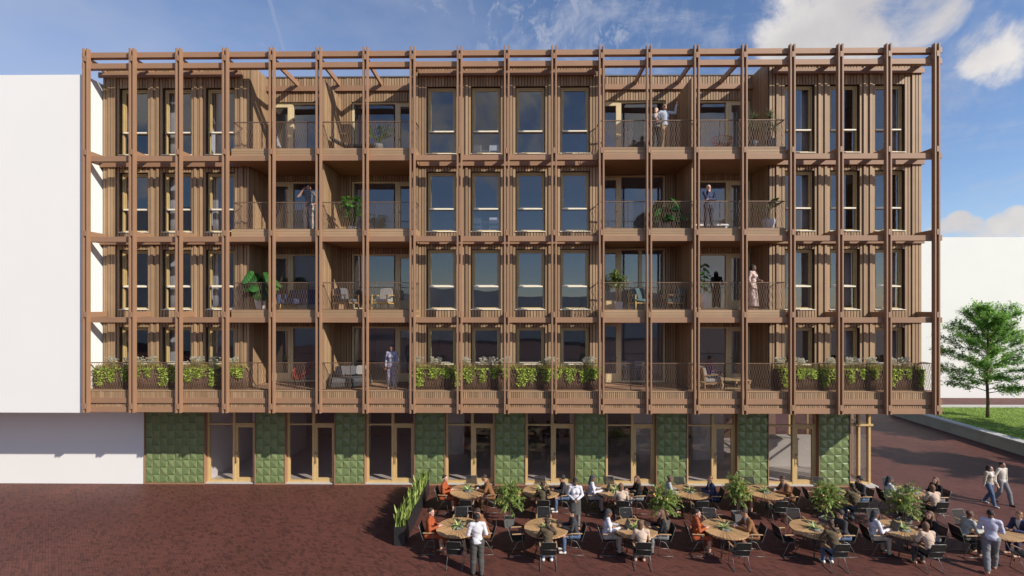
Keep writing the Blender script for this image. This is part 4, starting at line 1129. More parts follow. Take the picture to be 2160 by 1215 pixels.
GREYT = cloth('grey_trouser', (.20,.20,.205)); DKT = cloth('dark_trouser', (.075,.072,.065)); LAV = cloth('lavender', (.52,.52,.62)); PLUM = cloth('plum', (.13,.07,.15)); SHB = mat('shoe_black', (.02,.02,.02), .4); SHW = mat('shoe_white', (.7,.68,.64), .6); SHT = mat('shoe_tan', (.50,.30,.20), .6); SCARF = cloth('scarf_charcoal', (.060,.062,.068))
seat_types = {}
def seat_person(key, rname, k, sd, lab, back=.02):
    x, y, a = chairpos[(rname, k, sd)]
    p = Vector((x,y,0)) + Matrix.Rotation(a,3,'Z') @ Vector((0,-back-.05,0))
    if key not in seat_types:
        o = SEATED[key](lab); seat_types[key] = (o, tree_of(o)); o.location = p; o.rotation_euler = (0,0,a); o['group'] = GRP[key]; return o
    o, tr = seat_types[key]; return dup(o, p, a, lab, GRP[key], ktree=tr)
CUP = mat('cup_white', (.75,.74,.72), .3); PHONE = mat('phone_dark', (.02,.02,.03), .2)
SEATED = {
 'rust': lambda l: person(l, sit(.05, yaw=-.55, nod=.0, wrR=(.06,.36,.80), elR=(.25,.10,.76), wrL=(-.08,.33,.78)), 'fair', RUST, ('skirt', RUST, .4), HAIRD, mat('boot_brown', (.07,.035,.03), .4), fem=True, hair_style='bun', sleeves=.9),
 'brown': lambda l: person(l, sit(.16, nod=.30, wrL=(-.03,.56,.79), wrR=(.05,.57,.80), elL=(-.26,.30,.80), elR=(.26,.30,.80), hed=(0,.33,1.20), nck=(0,.26,1.05)), 'tan', TWEED, ('trousers', TWEED), HAIRD, SHB, open_jacket=WSH, collar=WSH, curlL=.9, curlR=.9),
 'dark': lambda l: person(l, sit(.10, yaw=.25, nod=.05, wrL=(-.06,.46,.79), wrR=(.10,.44,.79)), 'tan', CHAR, ('trousers', DENIM), HAIRB, SHW, hair_style='afro'),
 'braid': lambda l: person(l, sit(.16, nod=.12, yaw=-.2, wrR=(.085,.30,1.13), elR=(.24,.42,.82), wrL=(-.05,.50,.79), elL=(-.27,.28,.79)), 'tan', OLIVE, ('trousers', DENIM), HAIRD, SHW, fem=True, hair_style='braid', curlR=1.2),
 'laptop': lambda l: person(l, sit(.06, nod=.22, wrL=(-.10,.42,.79), wrR=(.10,.42,.79), elL=(-.25,.13,.76), elR=(.25,.13,.76)), 'brown', WSH, ('trousers', BEIGE), SCARF, SHB, fem=True, hair_style='scarf', curlL=.35, curlR=.35),
 'cream': lambda l: person(l, sit(.10, yaw=-.75, nod=.02, wrL=(-.06,.42,.79), wrR=(.16,.40,.79)), 'fair', CREAMC, ('trousers', DKT), HAIRM, SHT, fem=True, hair_style='bob'),
 'longhair': lambda l: person(l, sit(.08, yaw=.25, nod=.05, wrL=(-.09,.42,.79), wrR=(.12,.42,.79)), 'fair', BLKC, ('trousers', GREYT), HAIRM, SHB, fem=True, hair_style='long'),
 'bald': lambda l: person(l, sit(.14, yaw=.1, nod=.12, wrL=(-.10,.48,.79), wrR=(.16,.46,.79)), 'brown', SAGE, ('trousers', DKT), mat('shaved_hair', (.10,.055,.035), .7), SHT, hair_style='short'),
 'navy': lambda l: person(l, sit(.12, yaw=.2, nod=.10, wrL=(-.08,.47,.79), wrR=(.10,.48,.79)), 'tan', NAVY, ('trousers', NAVY), HAIRR, SHT, open_jacket=WSH, collar=WSH, hair_style='cap' if False else 'short')}
DESC = {'rust': 'person in a rust red outfit with dark hair in a bun', 'brown': 'person in a brown suit jacket leaning on the table', 'dark': 'person in a charcoal jumper with round curly black hair', 'braid': 'person in an olive jacket with a braid, hand on cheek',
        'laptop': 'person in a white shirt and dark headscarf using a laptop', 'cream': 'person in a cream knit jumper with brown bobbed hair', 'longhair': 'person in a black jacket with long brown hair', 'bald': 'person in a sage grey top with shaved head', 'navy': 'person in a navy jacket with auburn hair'}
GRP = {k: 'seated people, ' + DESC[k][10:] for k in DESC}
PLAN = [[('rust','left'),('brown','right')], [('dark','right'),('braid','near')], [('laptop','left'),('cream','near'),('longhair','right')], None, None, None, None]
FRONT = [PLAN[0], PLAN[1], PLAN[2], PLAN[0], PLAN[1], PLAN[2], [('bald','left'),('navy','right')]]
BACKR = [PLAN[0], PLAN[1], PLAN[2], [('bald','left'),('navy','right')], PLAN[0], PLAN[1], PLAN[2]]
LAP = None
for (rname, ry), plan in zip(ROWS, (FRONT, BACKR)):
    rs = rname
    for k, seats in enumerate(plan):
        for key, sd in seats:
            short = {'rust': 'person in rust red outfit', 'brown': 'person in brown suit jacket', 'dark': 'curly haired person in charcoal jumper', 'braid': 'braided person in olive jacket', 'laptop': 'person in white shirt with laptop',
                     'cream': 'person in cream knit jumper', 'longhair': 'long haired person in black jacket', 'bald': 'person in sage grey top', 'navy': 'person in navy jacket'}[key]
            seat_person(key, rname, k, sd, f'{short} at the {ORD[k]} table from planters, {rs}')
            if key == 'laptop':
                x, y, a = chairpos[(rname, k, sd)]; p = Vector((x,y,0)) + Matrix.Rotation(a,3,'Z') @ Vector((0,.455,0))
                lab = f'open laptop on the {ORD[k]} table from planters, {rs}'
                if LAP is None:
                    lb = MB(); lb.bbox(-.165,.165,-.115,.115,0,.014,.003); o = thing('laptop', lab, 'laptop', (p.x,p.y,.7485), a, 'open laptops'); lb.build('base', STEEL, o)
                    ls = MB(); ls.obox((0,.155,.125), (.165,0,0), (0,.045,.112), (0,.004,-.0016)); ls.obox((0,.1515,.1252), (.155,0,0), (0,.0405,.101), (0,.0008,-.0003), 1); ls.build('screen', [STEEL, mat('laptop_screen', (.05,.09,.14), .2)], o)
                    LAP = (o, tree_of(o))
                else: dup(LAP[0], (p.x,p.y,.7485), a, lab, 'open laptops', ktree=LAP[1])
# standing people on the square
def put(o, loc, deg): o.location = loc; o.rotation_euler = (0,0,R(deg)); return o
TRAY = mat('notepad', (.6,.58,.5), .6)
put(person('waiter in white shirt and dark apron standing with back to the camera', stand(1.70, elL=(-.255,-.02,1.15), elR=(.255,-.02,1.15), wrL=(-.17,.22,1.05), wrR=(.17,.22,1.05), anL=(-.115,.02,.085), anR=(.115,-.06,.085), nod=.2), 'dark', WSH, ('trousers', DKT, .034), HAIRB, SHB, collar=WSH,
    extra=[('apron', DKT, [('e', (0,.075,.86), (.155,.075,.14), None, .05), ('e', (0,.085,.66), (.17,.060,.24), None, .05)])]), (-.72,-4.35,0), 8)
put(person('waiter in white shirt, bow tie and grey apron looking down at a notepad', stand(1.68, nod=.55, elL=(-.245,.0,1.16), elR=(.245,.0,1.16), wrL=(-.06,.22,1.08), wrR=(.06,.24,1.08), anR=(.10,.10,.085), knR=(.11,.09,.50)), 'brown', WSH, ('skirt', cloth('apron_grey', (.085,.083,.08)), .42, GREYT), HAIRB, SHT, fem=True, hair_style='short', collar=WSH,
    extra=[('bow_tie', BLKC, [('c', (-.03,.075,1.415), (0,.085,1.415), .014, .006, .004), ('c', (.03,.075,1.415), (0,.085,1.415), .014, .006, .004)])]), (2.34,-1.55,0), 176)
put(person('waiter in lavender shirt and dark apron walking past the seventh front table', stand(1.72, yaw=-.3, nod=.2, elL=(-.24,.03,1.15), elR=(.24,.03,1.15), wrL=(-.12,.26,1.10), wrR=(.14,.27,1.10), anL=(-.10,-.30,.12), knL=(-.10,-.05,.52), anR=(.10,.26,.085), knR=(.10,.20,.52), ftR=.1), 'brown', LAV, ('trousers', GREYT, .030), HAIRB, SHT, collar=WSH,
    extra=[('apron', DKT, [('e', (0,.075,.86), (.155,.075,.14), None, .05), ('e', (0,.085,.66), (.17,.060,.24), None, .05)])]), (13.72,-4.0,0), -38)
put(person('person in pale jacket and blue jeans with long dark hair walking', stand(1.64, yaw=.25, anL=(-.08,-.22,.10), knL=(-.09,.0,.50), anR=(.08,.24,.085), knR=(.09,.17,.50), wrL=(-.25,.14,.90), wrR=(.25,-.04,.90)), 'fair', BEIGE, ('trousers', DENIM, .02), HAIRD, SHW, fem=True, hair_style='long', open_jacket=WSH), (18.15,.55,0), -166).scale = (.90,)*3
put(person('person in cream shirt and grey trousers walking beside the long haired one', stand(1.80, yaw=.35, anL=(-.10,.26,.085), knL=(-.10,.19,.50), anR=(.10,-.20,.11), knR=(.10,.0,.50), wrL=(-.27,-.02,.92), wrR=(.38,.05,.93), elR=(.32,-.02,1.15)), 'tan', cloth('cream_shirt', (.58,.53,.46)), ('trousers', GREYT, .028), HAIRB, SHB), (18.72,.65,0), -170).scale = (.88,)*3
# ---------------------------------------------------------------- planters and trees on the square
SP = make_snake_planter(); SPT = tree_of(SP)
for i, (y, nm) in enumerate(((-2.12,'nearest the camera'),(-.74,'in the middle of the row'),(.64,'nearest the shopfronts'))):
    lab = f'long black planter of snake plants, {nm}'
    if i == 0: SP.location = (-3.28,y,0); SP['label'] = lab; SP['group'] = 'black planters of snake plants'
    else: dup(SP, (-3.28,y,0), math.pi if i == 1 else 0, lab, 'black planters of snake plants', ktree=SPT)
cts = [(make_citrus(1.62,.56,1),), (make_citrus(1.55,.58,5),), (make_citrus(1.66,.54,8),)]
spots = [(.12,-1.42,0,'between the first and second tables from the planters'), (5.33,-1.42,1,'between the third and fourth tables from the planters'), (8.05,-.95,2,'between the fourth and fifth tables from the planters'), (10.85,-1.35,0,'between the fifth and sixth tables from the planters'), (13.35,-1.45,1,'between the sixth and seventh tables from the planters')]
ctr = [tree_of(c[0]) for c in cts]; cu = [False]*3
for n_, (x, y, k, nm) in enumerate(spots):
    lab = f'potted orange tree {nm}'; c = cts[k][0]
    if not cu[k]: c.location = (x,y,0); c['label'] = lab; c['group'] = 'potted orange trees'; cu[k] = True
    else: dup(c, (x,y,0), 2.1, lab, 'potted orange trees', ktree=ctr[k])
# ---------------------------------------------------------------- lawn tree
def make_tree(seed, H=6.75, cr=2.5, zb=1.0):
    c = thing('lawn_tree', 'x', 'tree'); r_ = random.Random(seed)
    tk = MB(); fo = MB(); top = H*.93
    tk.tube([(0,0,0),(.02,0,.9),(.0,.03,2.2),(.04,0,3.8),(0,-.03,5.2),(.02,0,top)], [.10,.08,.07,.05,.03,.008], 8)
    limbs = []
    for i in range(52):
        f = (i+.5)/52; z = zb+.45+(top-zb-.6)*f**.9
        prof = math.sqrt(max(.02,1-((f-.36)/.68)**2)); L_ = cr*prof*r_.uniform(.72,1.08)+.15
        a = i*2.399+r_.uniform(-.4,.4); e_ = .32+.72*f
        d = Vector((math.cos(a)*math.cos(e_), math.sin(a)*math.cos(e_), math.sin(e_))); p = Vector((0,0,z)); pts = [p]
        for k in range(6): d = (d+Vector((r_.uniform(-.12,.12),r_.uniform(-.12,.12),-.04))).normalized(); pts.append(pts[-1]+d*L_/6)
        tk.tube(pts, [.030*(1-f*.6),.024*(1-f*.6),.018,.013,.009,.006,.003], 4, cap=False); limbs.append((pts, L_))
    for pts, L_ in limbs:
        nt_ = int(14+L_*18)
        for q_ in range(nt_):
            q = r_.uniform(.22,1)*6; i0 = min(5,int(q)); p = pts[i0].lerp(pts[i0+1], q-i0); ld = (pts[i0+1]-pts[i0]).normalized()
            d = (ld+Vector((r_.uniform(-1,1),r_.uniform(-1,1),r_.uniform(-.45,.8)))).normalized(); l2 = r_.uniform(.25,.62); tn = r_.random()
            tk.tube([p, p+d*l2*.6+Vector((0,0,-.02)), p+d*l2+Vector((0,0,-.07))], [.005,.004,.002], 3, cap=False)
            for k in range(13):
                s_ = r_.uniform(.15,1.05); pp = p+d*l2*s_+Vector((r_.gauss(0,.05),r_.gauss(0,.05),-.05*s_*s_+r_.gauss(0,.06)))
                leaf_strip(fo, pp, d+Vector((r_.uniform(-1.1,1.1),r_.uniform(-1.1,1.1),r_.uniform(-.5,.25))), r_.uniform(.10,.17), r_.uniform(.028,.045), .35, seg=2, t=min(1,max(0,.55*tn+.45*r_.random())), curve=lambda s: .45 if s < .3 else (1. if s < .8 else .06))
    tk.build('trunk', BARK, c); fo.build('crown', mat('tree_leaf', (.17,.36,.07), .5, tone=.35, var=.1, trans=.5, col2=(.38,.56,.16)), c)
    return c
t1 = make_tree(4); t1.location = (29.7,12.4,.58); t1['label'] = 'young leafy tree on the lawn in front of the white building'; t1['group'] = 'lawn trees'; T1 = tree_of(t1)
dup(t1, (32.3,6.4,.58), 1.0, 'leafy lawn tree just outside the right edge, further back', 'lawn trees', ktree=T1)
dup(t1, (29.6,-.4,.58), 2.2, 'leafy lawn tree just outside the right edge, nearer the camera', 'lawn trees', ktree=T1)
# blank blocks across the square (seen only mirrored in the windows)
wb = MB(); wb.box(-130,-38,-95,-72,0,27); tag(wb.build('white_building', WHITE), 'tall blank block across the square, mirrored in the left windows', 'building')
wb = MB(); wb.box(-30,40,-120,-96,0,11); tag(wb.build('white_building', WHITE), 'low blank block across the square, mirrored in the middle windows', 'building')
# ---------------------------------------------------------------- first-floor flower planters
kinds_ = [make_flower_planter(1.42, s_) for s_ in (11, 12, 13, 14)]; ktr = [tree_of(k) for k in kinds_]; ku = [False]*4
fl_spots = []
for i, x in enumerate((-15.08,-13.62,-12.16,-10.75)): fl_spots.append((x, f'{ORD[i]} bark planter from the left, in front of the left windows'))
for i, x in enumerate((-2.86,-1.42,.02,1.46,2.9)): fl_spots.append((x, f'{ORD[i]} bark planter of daisies and ivy in front of the middle windows'))
for i, x in enumerate((10.95,12.40,13.85,15.08)): fl_spots.append((x, f'{ORD[i]} bark planter of ivy in front of the right windows'))
for i, (x, nm) in enumerate(fl_spots):
    k = (i*3+i//4) % 4; sc = (1,1,1) if x < 15 else (.8,1,1); loc = (x,.635,FL[0]+.006)
    if not ku[k]: o = kinds_[k]; o.location = loc; o.scale = sc; o['label'] = nm; o['group'] = 'flower planters on the first floor'; ku[k] = True
    else: dup(kinds_[k], loc, 0, nm, 'flower planters on the first floor', scale=sc, ktree=ktr[k])
# ---------------------------------------------------------------- people on the balconies
F1, F2, F3, F4 = [f+.006 for f in FL]
put(person('person in grey tee and pale trousers phoning on the third floor balcony', stand(1.76, yaw=.2, nod=-.18, tilt=.05, elR=(.36,.12,1.24), wrR=(.14,.12,1.52), elL=(-.34,-.06,1.16), wrL=(-.20,.04,.98), anL=(-.13,.03,.085)), 'tan', cloth('grey_tee', (.13,.13,.145)), ('trousers', cloth('pale_print', (.42,.37,.33), .35), .03), HAIRD, SHB, sleeves=.5, curlR=1.3,
    extra=[('phone', PHONE, [('c', (.118,.125,1.56), (.108,.118,1.68), .022, .02, .005)])]), (-7.62,.62,F3), 180)
put(person('person in navy top with hand on chin on the third floor balcony', stand(1.72, nod=.02, yaw=-.1, elR=(.16,.19,1.15), wrR=(.04,.13,1.41), elL=(-.215,.08,1.15), wrL=(.10,.19,1.13), anL=(-.15,.0,.085)), 'fair', cloth('navy_shirt', (.05,.06,.11)), ('trousers', cloth('navy_jeans', (.05,.055,.085)), .02), HAIRG, SHB, curlR=1.1), (7.66,.62,F3), 185)
put(person('grey bearded person in pale blue shirt pointing up from the top balcony', stand(1.78, nod=-.22, yaw=-.2, elL=(-.35,.08,1.38), wrL=(-.37,.16,1.64), elR=(.33,.0,1.28), wrR=(.36,.14,1.12)), 'tan', cloth('pale_blue_shirt', (.44,.49,.55)), ('trousers', cloth('tan_chino', (.36,.24,.14)), .022), HAIRG, SHB, open_jacket=None, curlL=.2), (6.02,.66,F4), 186)
put(person('person with short white hair in grey cardigan on the top balcony', stand(1.62, nod=-.2, yaw=-.3, elL=(-.25,.05,1.15), wrL=(-.08,.20,1.08)), 'fair', cloth('grey_cardigan', (.16,.16,.17)), ('trousers', BLKC, .018), mat('hair_white', (.72,.70,.66), .5), SHB, fem=True, hair_style='short', open_jacket=cloth('pink_blouse', (.60,.45,.42))), (5.66,.60,F4), 172)
put(person('person in long pale flowered dress on the second floor balcony', stand(1.72, yaw=.3, elL=(-.25,.05,1.15), wrL=(-.14,.22,1.12)), 'brown', cloth('flowered_dress', (.56,.42,.37), .4), ('skirt', cloth('flowered_dress', (.56,.42,.37), .4), .82), HAIRB, SHT, fem=True, hair_style='long', sleeves=.9), (9.36,.66,F2), 215)
put(person('dark silhouetted person standing inside behind the second floor window', stand(1.78), 'brown', BLKC, ('trousers', BLKC), HAIRB, SHB), (9.0,3.1,F2), 180)
put(person('person in lavender shirt and patterned trousers on the first floor deck', stand(1.66, yaw=.12, anL=(-.12,.05,.085), wrL=(-.22,.05,.90), wrR=(.22,.08,.90)), 'tan', cloth('pale_lavender', (.31,.31,.40)), ('trousers', cloth('violet_print', (.27,.26,.35), .45), .024), HAIRB, SHT, fem=True, hair_style='bun', collar=cloth('pale_lavender', (.31,.31,.40))), (-4.44,.68,F1), 182)
put(person('person in plum top sitting in the first floor wooden armchair', sit(.04, yaw=.1, nod=.05, wrL=(-.18,.42,.62), wrR=(.22,.38,.64), elL=(-.27,.14,.74), elR=(.28,.14,.74)), 'brown', PLUM, ('trousers', GREYT), HAIRB, SHT, fem=True, hair_style='short'), (7.72,.82,F1-.05), -82)
# ---------------------------------------------------------------- balcony furniture
WOODA = mat('armchair_wood', (.30,.17,.08), .45, var=.15); CUSG = mat('grey_cushion', (.10,.10,.105), .9, var=.2, nscale=18); CUST = mat('teal_cushion', (.09,.15,.16), .9, var=.12); CUSB = mat('blue_sofa_cloth', (.03,.045,.11), .9, var=.12)
CUSD = mat('dark_woven_base', (.035,.035,.037), .8, tone=.3); CUSL = mat('pale_cushion', (.30,.29,.27), .9, var=.1); REDC = mat('red_cord', (.42,.025,.02), .45); RATT = mat('rattan', (.26,.145,.07), .55, tone=.3); YELW = mat('yellow_wood', (.50,.33,.11), .5)
def puff(mb, x0, x1, y0, y1, z0, z1, m=0, r=.05):
    """a soft box cushion"""
    nx, ny, nz_ = 6, 6, 4
    def P(u, v, w_):
        f = lambda a: math.copysign(abs(a)**.72, a)
        x = (x0+x1)/2+(x1-x0)/2*f(u)*(1-.05*(v*v+w_*w_)); y = (y0+y1)/2+(y1-y0)/2*f(v)*(1-.05*(u*u+w_*w_)); z = (z0+z1)/2+(z1-z0)/2*w_*(1-.22*(u**4+v**4)/1.6)
        return (x,y,z)
    for (a, b, fn) in ((nx,ny,lambda u,v:P(u,v,1)),(nx,ny,lambda u,v:P(-u,v,-1)),(nx,nz_,lambda u,v:P(u,-1,v)),(nx,nz_,lambda u,v:P(-u,1,v)),(ny,nz_,lambda u,v:P(1,u,v)),(ny,nz_,lambda u,v:P(-1,-u,v))):
        vs = [fn(-1+2*i/a, -1+2*j/b) for j in range(b+1) for i in range(a+1)]
        mb.add(vs, [(j*(a+1)+i, j*(a+1)+i+1, (j+1)*(a+1)+i+1, (j+1)*(a+1)+i) for j in range(b) for i in range(a)], m, None, True)
def lounge_chair(label, loc, deg, wood, cush, group=None):
    c = thing('lounge_armchair', label, 'armchair', loc, R(deg), group)
    for s_ in (-1, 1):
        f = MB(); x = s_*.33
        f.bar((x,.33,0),(x,.30,.56),.045,.04); f.bar((x,-.30,0),(x,-.38,.80),.045,.04); f.bar((x,.34,.575),(x,-.36,.56),.06,.03); f.bar((x,.31,.28),(x,-.30,.24),.03,.05)
        f.build('side_frame', wood, c)
    f = MB(); f.bar((-.33,.30,.27),(.33,.30,.27),.04,.05); f.build('seat_rail', wood, c); f = MB(); f.bar((-.33,-.30,.24),(.33,-.30,.24),.04,.05)
    f.bar((-.31,-.36,.60),(.31,-.36,.60),.02,.03)
    for i in range(7): f.bar((-.27+i*.09,-.30,.245),(-.27+i*.09,-.40,.82),.02,.012)
    f.bar((-.33,-.385,.79),(.33,-.385,.79),.03,.05); f.build('back_frame', wood, c)
    q = MB(); puff(q, -.30,.30,-.27,.31,.29,.43); q.build('seat_cushion', cush, c)
    q = MB(); puff(q, -.29,.29,-.075,.075,-.25,.25); o = q.build('back_cushion', cush, c, (0,-.27,.62)); o.rotation_euler = (R(12),0,0)
    return c
def cord_chair(label, loc, deg, m):
    c = thing('cord_chair', label, 'chair', loc, R(deg)); fr = MB(); rim = []
    for i in range(28):
        a = 2*math.pi*i/28; rim.append((.38*math.cos(a), -.06+.30*math.sin(a)-.12*max(0,-math.sin(a)), .62-.26*math.sin(a)+(.0 if math.sin(a) > 0 else .04)))
    fr.tube(rim, .014, 6, closed=True); bot = [(.15*math.cos(2*math.pi*i/28), .02+.14*math.sin(2*math.pi*i/28), .30) for i in range(28)]; fr.tube(bot, .010, 5, closed=True)
    fr.build('rim', m, c); cd = MB()
    for i in range(28):
        for dlt in (0, 1):
            p, q = rim[i], bot[(i+dlt) % 28]; mid_ = (p[0]*.80+q[0]*.20, p[1]*.80+q[1]*.20, p[2]*.42+q[2]*.58); cd.tube([p, mid_, q], .006, 4, cap=False)
    cd.build('cords', m, c)
    for (x, y) in ((-.3,.28),(.3,.28),(.0,-.36)):
        lg = MB(); lg.tube([(x*.45,.02+y*.4,.30),(x,y,0)], .009, 5); lg.tube([(x*.45,.02+y*.4,.30),(x*.1,.25*(-1 if y > 0 else 1),.02)], .006, 4); lg.build('leg', STEEL, c)
    return c
def woven_sofa(label, loc, deg):
    c = thing('outdoor_sofa', label, 'sofa', loc, R(deg)); b = MB()
    b.bbox(-.72,.72,-.40,.42,.06,.20,.03); b.build('base', CUSD, c)
    w_ = MB()
    for i in range(26): w_.bbox(-.72+i*.0554,-.72+i*.0554+.048,-.46,-.40,.10,.62,.01)
    for s_ in (-1,1):
        for i in range(12): w_.bbox(s_*.75-.025, s_*.75+.025, -.40+i*.062, -.40+i*.062+.052, .10, .56-.012*i, .01)
    w_.build('woven_back', CUSD, c)
    q = MB(); puff(q,-.70,0,-.38,.42,.20,.40); puff(q,0.005,.70,-.38,.42,.20,.40); q.build('seat_cushion', CUSG, c)
    for x, m, tlt in ((-.42,CUSL,16),(.0,CUSG,20),(.36,CUSG,14)):
        q = MB(); puff(q,-.21,.21,-.06,.06,-.17,.21); o = q.build('pillow', m, c, (x,-.25,.60)); o.rotation_euler = (R(tlt),0,R(x*20))
    return c
woven_sofa('grey woven outdoor sofa with pillows on the first floor deck', (-6.15,1.02,F1), 200)
cord_chair('round red cord chair on the first floor deck', (-8.25,1.15,F1), 150, REDC)
cord_chair('low dark red cord chair on the top floor balcony', (8.42,1.15,F4), 165, mat('dark_red_cord', (.16,.035,.03), .5))
lounge_chair('wooden lounge armchair under the person in plum', (7.70,.80,F1), -80, WOODA, CUSL)
lounge_chair('wooden armchair with teal cushions beside the balcony orange tree', (5.25,1.30,F2), 190, YELW, CUST)
lounge_chair('dark wooden armchair beside the party wall on the second floor', (6.45,1.15,F2), 95, WOODA, CUST)
lounge_chair('brown rattan armchair beside the left party wall on the second floor', (-6.35,1.10,F2), -120, RATT, CUSG)
lounge_chair('yellow framed armchair with pale cushions on the second floor', (-4.95,1.35,F2), 165, YELW, CUSL)
def simple_sofa(label, loc, deg, m):
    c = thing('sofa', label, 'sofa', loc, R(deg)); q = MB(); puff(q,-.8,0,-.36,.38,.22,.44); puff(q,.005,.8,-.36,.38,.22,.44); q.build('seat', m, c)
    q = MB(); puff(q,-.8,.8,-.46,-.30,.24,.84); q.build('backrest', m, c)
    for s_ in (-1,1):
        q = MB(); puff(q,s_*.87-.07,s_*.87+.07,-.42,.38,.20,.62); q.build('armrest', m, c)
        for y in (-.35,.32): l_ = MB(); l_.tube([(s_*.8,y,.22),(s_*.83,y,0)],[.018,.012],6); l_.build('leg', YELW, c)
    return c
simple_sofa('navy blue sofa on the left second floor balcony', (-8.25,1.62,F2), 180, CUSB)
b_ = thing('lounger', 'low dark sun lounger on the left top floor balcony', 'lounger', (-5.85,1.0,F4), R(90))
q = MB(); puff(q,-.32,.32,-.9,.35,.22,.34); q.build('mattress', mat('dark_lounger_cloth', (.04,.038,.04), .8), b_)
q = MB(); puff(q,-.32,.32,-.38,.38,-.05,.05); o = q.build('backrest', MATS['dark_lounger_cloth'], b_, (0,.68,.44)); o.rotation_euler = (R(28),0,0)
for (x, y) in ((-.28,-.8),(.28,-.8),(-.28,.6),(.28,.6)): l_ = MB(); l_.box(x-.02,x+.02,y-.02,y+.02,0,.25); l_.build('leg', CUSL, b_)
# pallet coffee table
p_ = thing('pallet_table', 'slatted pallet coffee table beside the wooden armchair', 'table', (8.75,.98,F1), R(-8))
PALW = mat('pallet_wood', (.50,.35,.18), .6, var=.15, tone=.15); q = MB()
for i in range(7): q.bbox(-.55,.55,-.38+i*.11,-.38+i*.11+.085,.33,.36,.004)
q.build('tabletop', PALW, p_); q = MB()
for x in (-.53,0,.47): q.box(x,x+.06,-.37,.37,.23,.329)
for y in (-.36,-.05,.28): q.box(-.53,.53,y,y+.08,.02,.05)
q.build('frame', PALW, p_)
for x in (-.50,.44):
    for y in (-.36,.29): l_ = MB(); l_.box(x,x+.07,y,y+.07,.0505,.2295); l_.build('leg', PALW, p_)
# white bench and dining sets indoors
q = MB(); c_ = thing('bench', 'low white bench under the third floor right window', 'bench', (8.15,1.85,F3), 0); q.bbox(-.75,.75,-.20,.20,.34,.42,.01); q.build('seat', CUP, c_); q = MB(); q.box(-.70,-.62,-.17,.17,0,.339); q.box(.62,.70,-.17,.17,0,.339); q.build('base', CUP, c_)
def dining(lab, loc, m, z):
    t = thing('dining_table', f'white dining table indoors, {lab}', 'table', (loc[0],loc[1],z)); q = MB(); q.bbox(-.75,.75,-.42,.42,.71,.745,.006); q.build('tabletop', m, t)
    for x in (-.7,.66):
        for y in (-.37,.33): l_ = MB(); l_.box(x,x+.045,y,y+.045,0,.7095); l_.build('leg', m, t)
    for i, (dx, dy, dg, wd) in enumerate(((-.38,-.62,0,'near left'),(.38,-.62,0,'near right'),(-.38,.62,180,'far left'),(.38,.62,180,'far right'))):
        c = thing('dining_chair', f'white dining chair, {wd} of the table {lab}', 'chair', (loc[0]+dx,loc[1]+dy,z), R(dg), 'white dining chairs')
        q = MB(); q.bbox(-.21,.21,-.20,.21,.43,.46,.006); q.build('seat', m, c); q = MB(); q.bbox(-.21,.21,-.215,-.185,.58,.82,.006); q.build('backrest', m, c)
        for x in (-.2,.175):
            q = MB(); q.box(x,x+.025,-.21,-.185,0,.579); q.build('leg', m, c); q = MB(); q.box(x,x+.025,.18,.205,0,.4295); q.build('leg', m, c)
dining('in the first floor right flat', (5.3,3.9), CUP, F1-.004)
dining('behind the third floor middle windows', (-.95,3.1), CUP, F3-.004)
dining('behind the top floor middle windows', (-.95,3.1), CUP, F4-.004)
# ---------------------------------------------------------------- balcony plants
WPOT = mat('white_marble_pot', (.66,.63,.60), .45, var=.25, nscale=5)
def round_pot(c, r, h, m):
    p = MB(); p.lathe([(0,0),(r*.62,0),(r*.80,h*.25),(r,h*.7),(r,h),(r*.88,h),(r*.88,h*.92),(0,h*.92)], n=20); p.build('pot', m, c)
def big_leaf_plant(label, loc, pot_r, pot_h, potm, n, hmin, hmax, reach, llen, lwid, seed, leafm=PLG, up=.5, name='potted_plant', split=False):
    c = thing(name, label, 'plant', loc); round_pot(c, pot_r, pot_h, potm); r_ = random.Random(seed); st = MB(); lf = MB()
    for i in range(n):
        a = i*2.4+r_.uniform(-.4,.4); h = r_.uniform(hmin,hmax); rr = reach*r_.uniform(.45,1.)
        tip = Vector((rr*math.cos(a), rr*math.sin(a), h)); b0 = Vector((.03*math.cos(a),.03*math.sin(a),pot_h*.9))
        m1 = b0.lerp(tip,.5)+Vector((0,0,.15*(h-pot_h))); st.tube([b0, m1, tip], [.010,.008,.006], 5)
        d = Vector((math.cos(a)*.8, math.sin(a)*.8, up+r_.uniform(-.5,.2))); L_ = llen*r_.uniform(.8,1.15); t = r_.random()
        if split:      # lobed leaf: fingers either side of the rib
            side = d.cross(Vector((0,0,1))).normalized(); dn = d.normalized()
            for k in range(7):
                u = k/6; 
                for s_ in (-1,1):
                    leaf_strip(lf, tip+dn*L_*u*.8+Vector((0,0,-.10*u*u)), side*s_*(1.0-.5*u)+dn*(.35+.8*u)+Vector((0,0,-.25)), lwid*1.5*math.sin(math.pi*(.25+.6*u)), lwid*.26, .7, seg=3, t=t, curve=lambda s: 1. if s < .7 else (.55 if s < .95 else .2))
        else: leaf_strip(lf, tip, d, L_, lwid*r_.uniform(.85,1.1), .9, seg=6, t=t)
    st.build('stems', PLG, c); lf.build('foliage', leafm, c); return c
MON = mat('monstera_leaf', (.020,.080,.018), .35, tone=.35, var=.12, trans=.15, col2=(.045,.145,.028))
big_leaf_plant('tall monstera in a marbled white pot on the left second floor balcony', (-9.62,.85,F2), .21, .52, WPOT, 24, .72, 1.50, .36, .40, .27, 2, MON, up=-.45, split=True)
big_leaf_plant('monstera in front of the right party wall, third floor balcony', (6.15,.85,F3), .19, .40, GREYP, 20, .60, 1.30, .40, .40, .26, 4, MON, up=-.40, split=True)
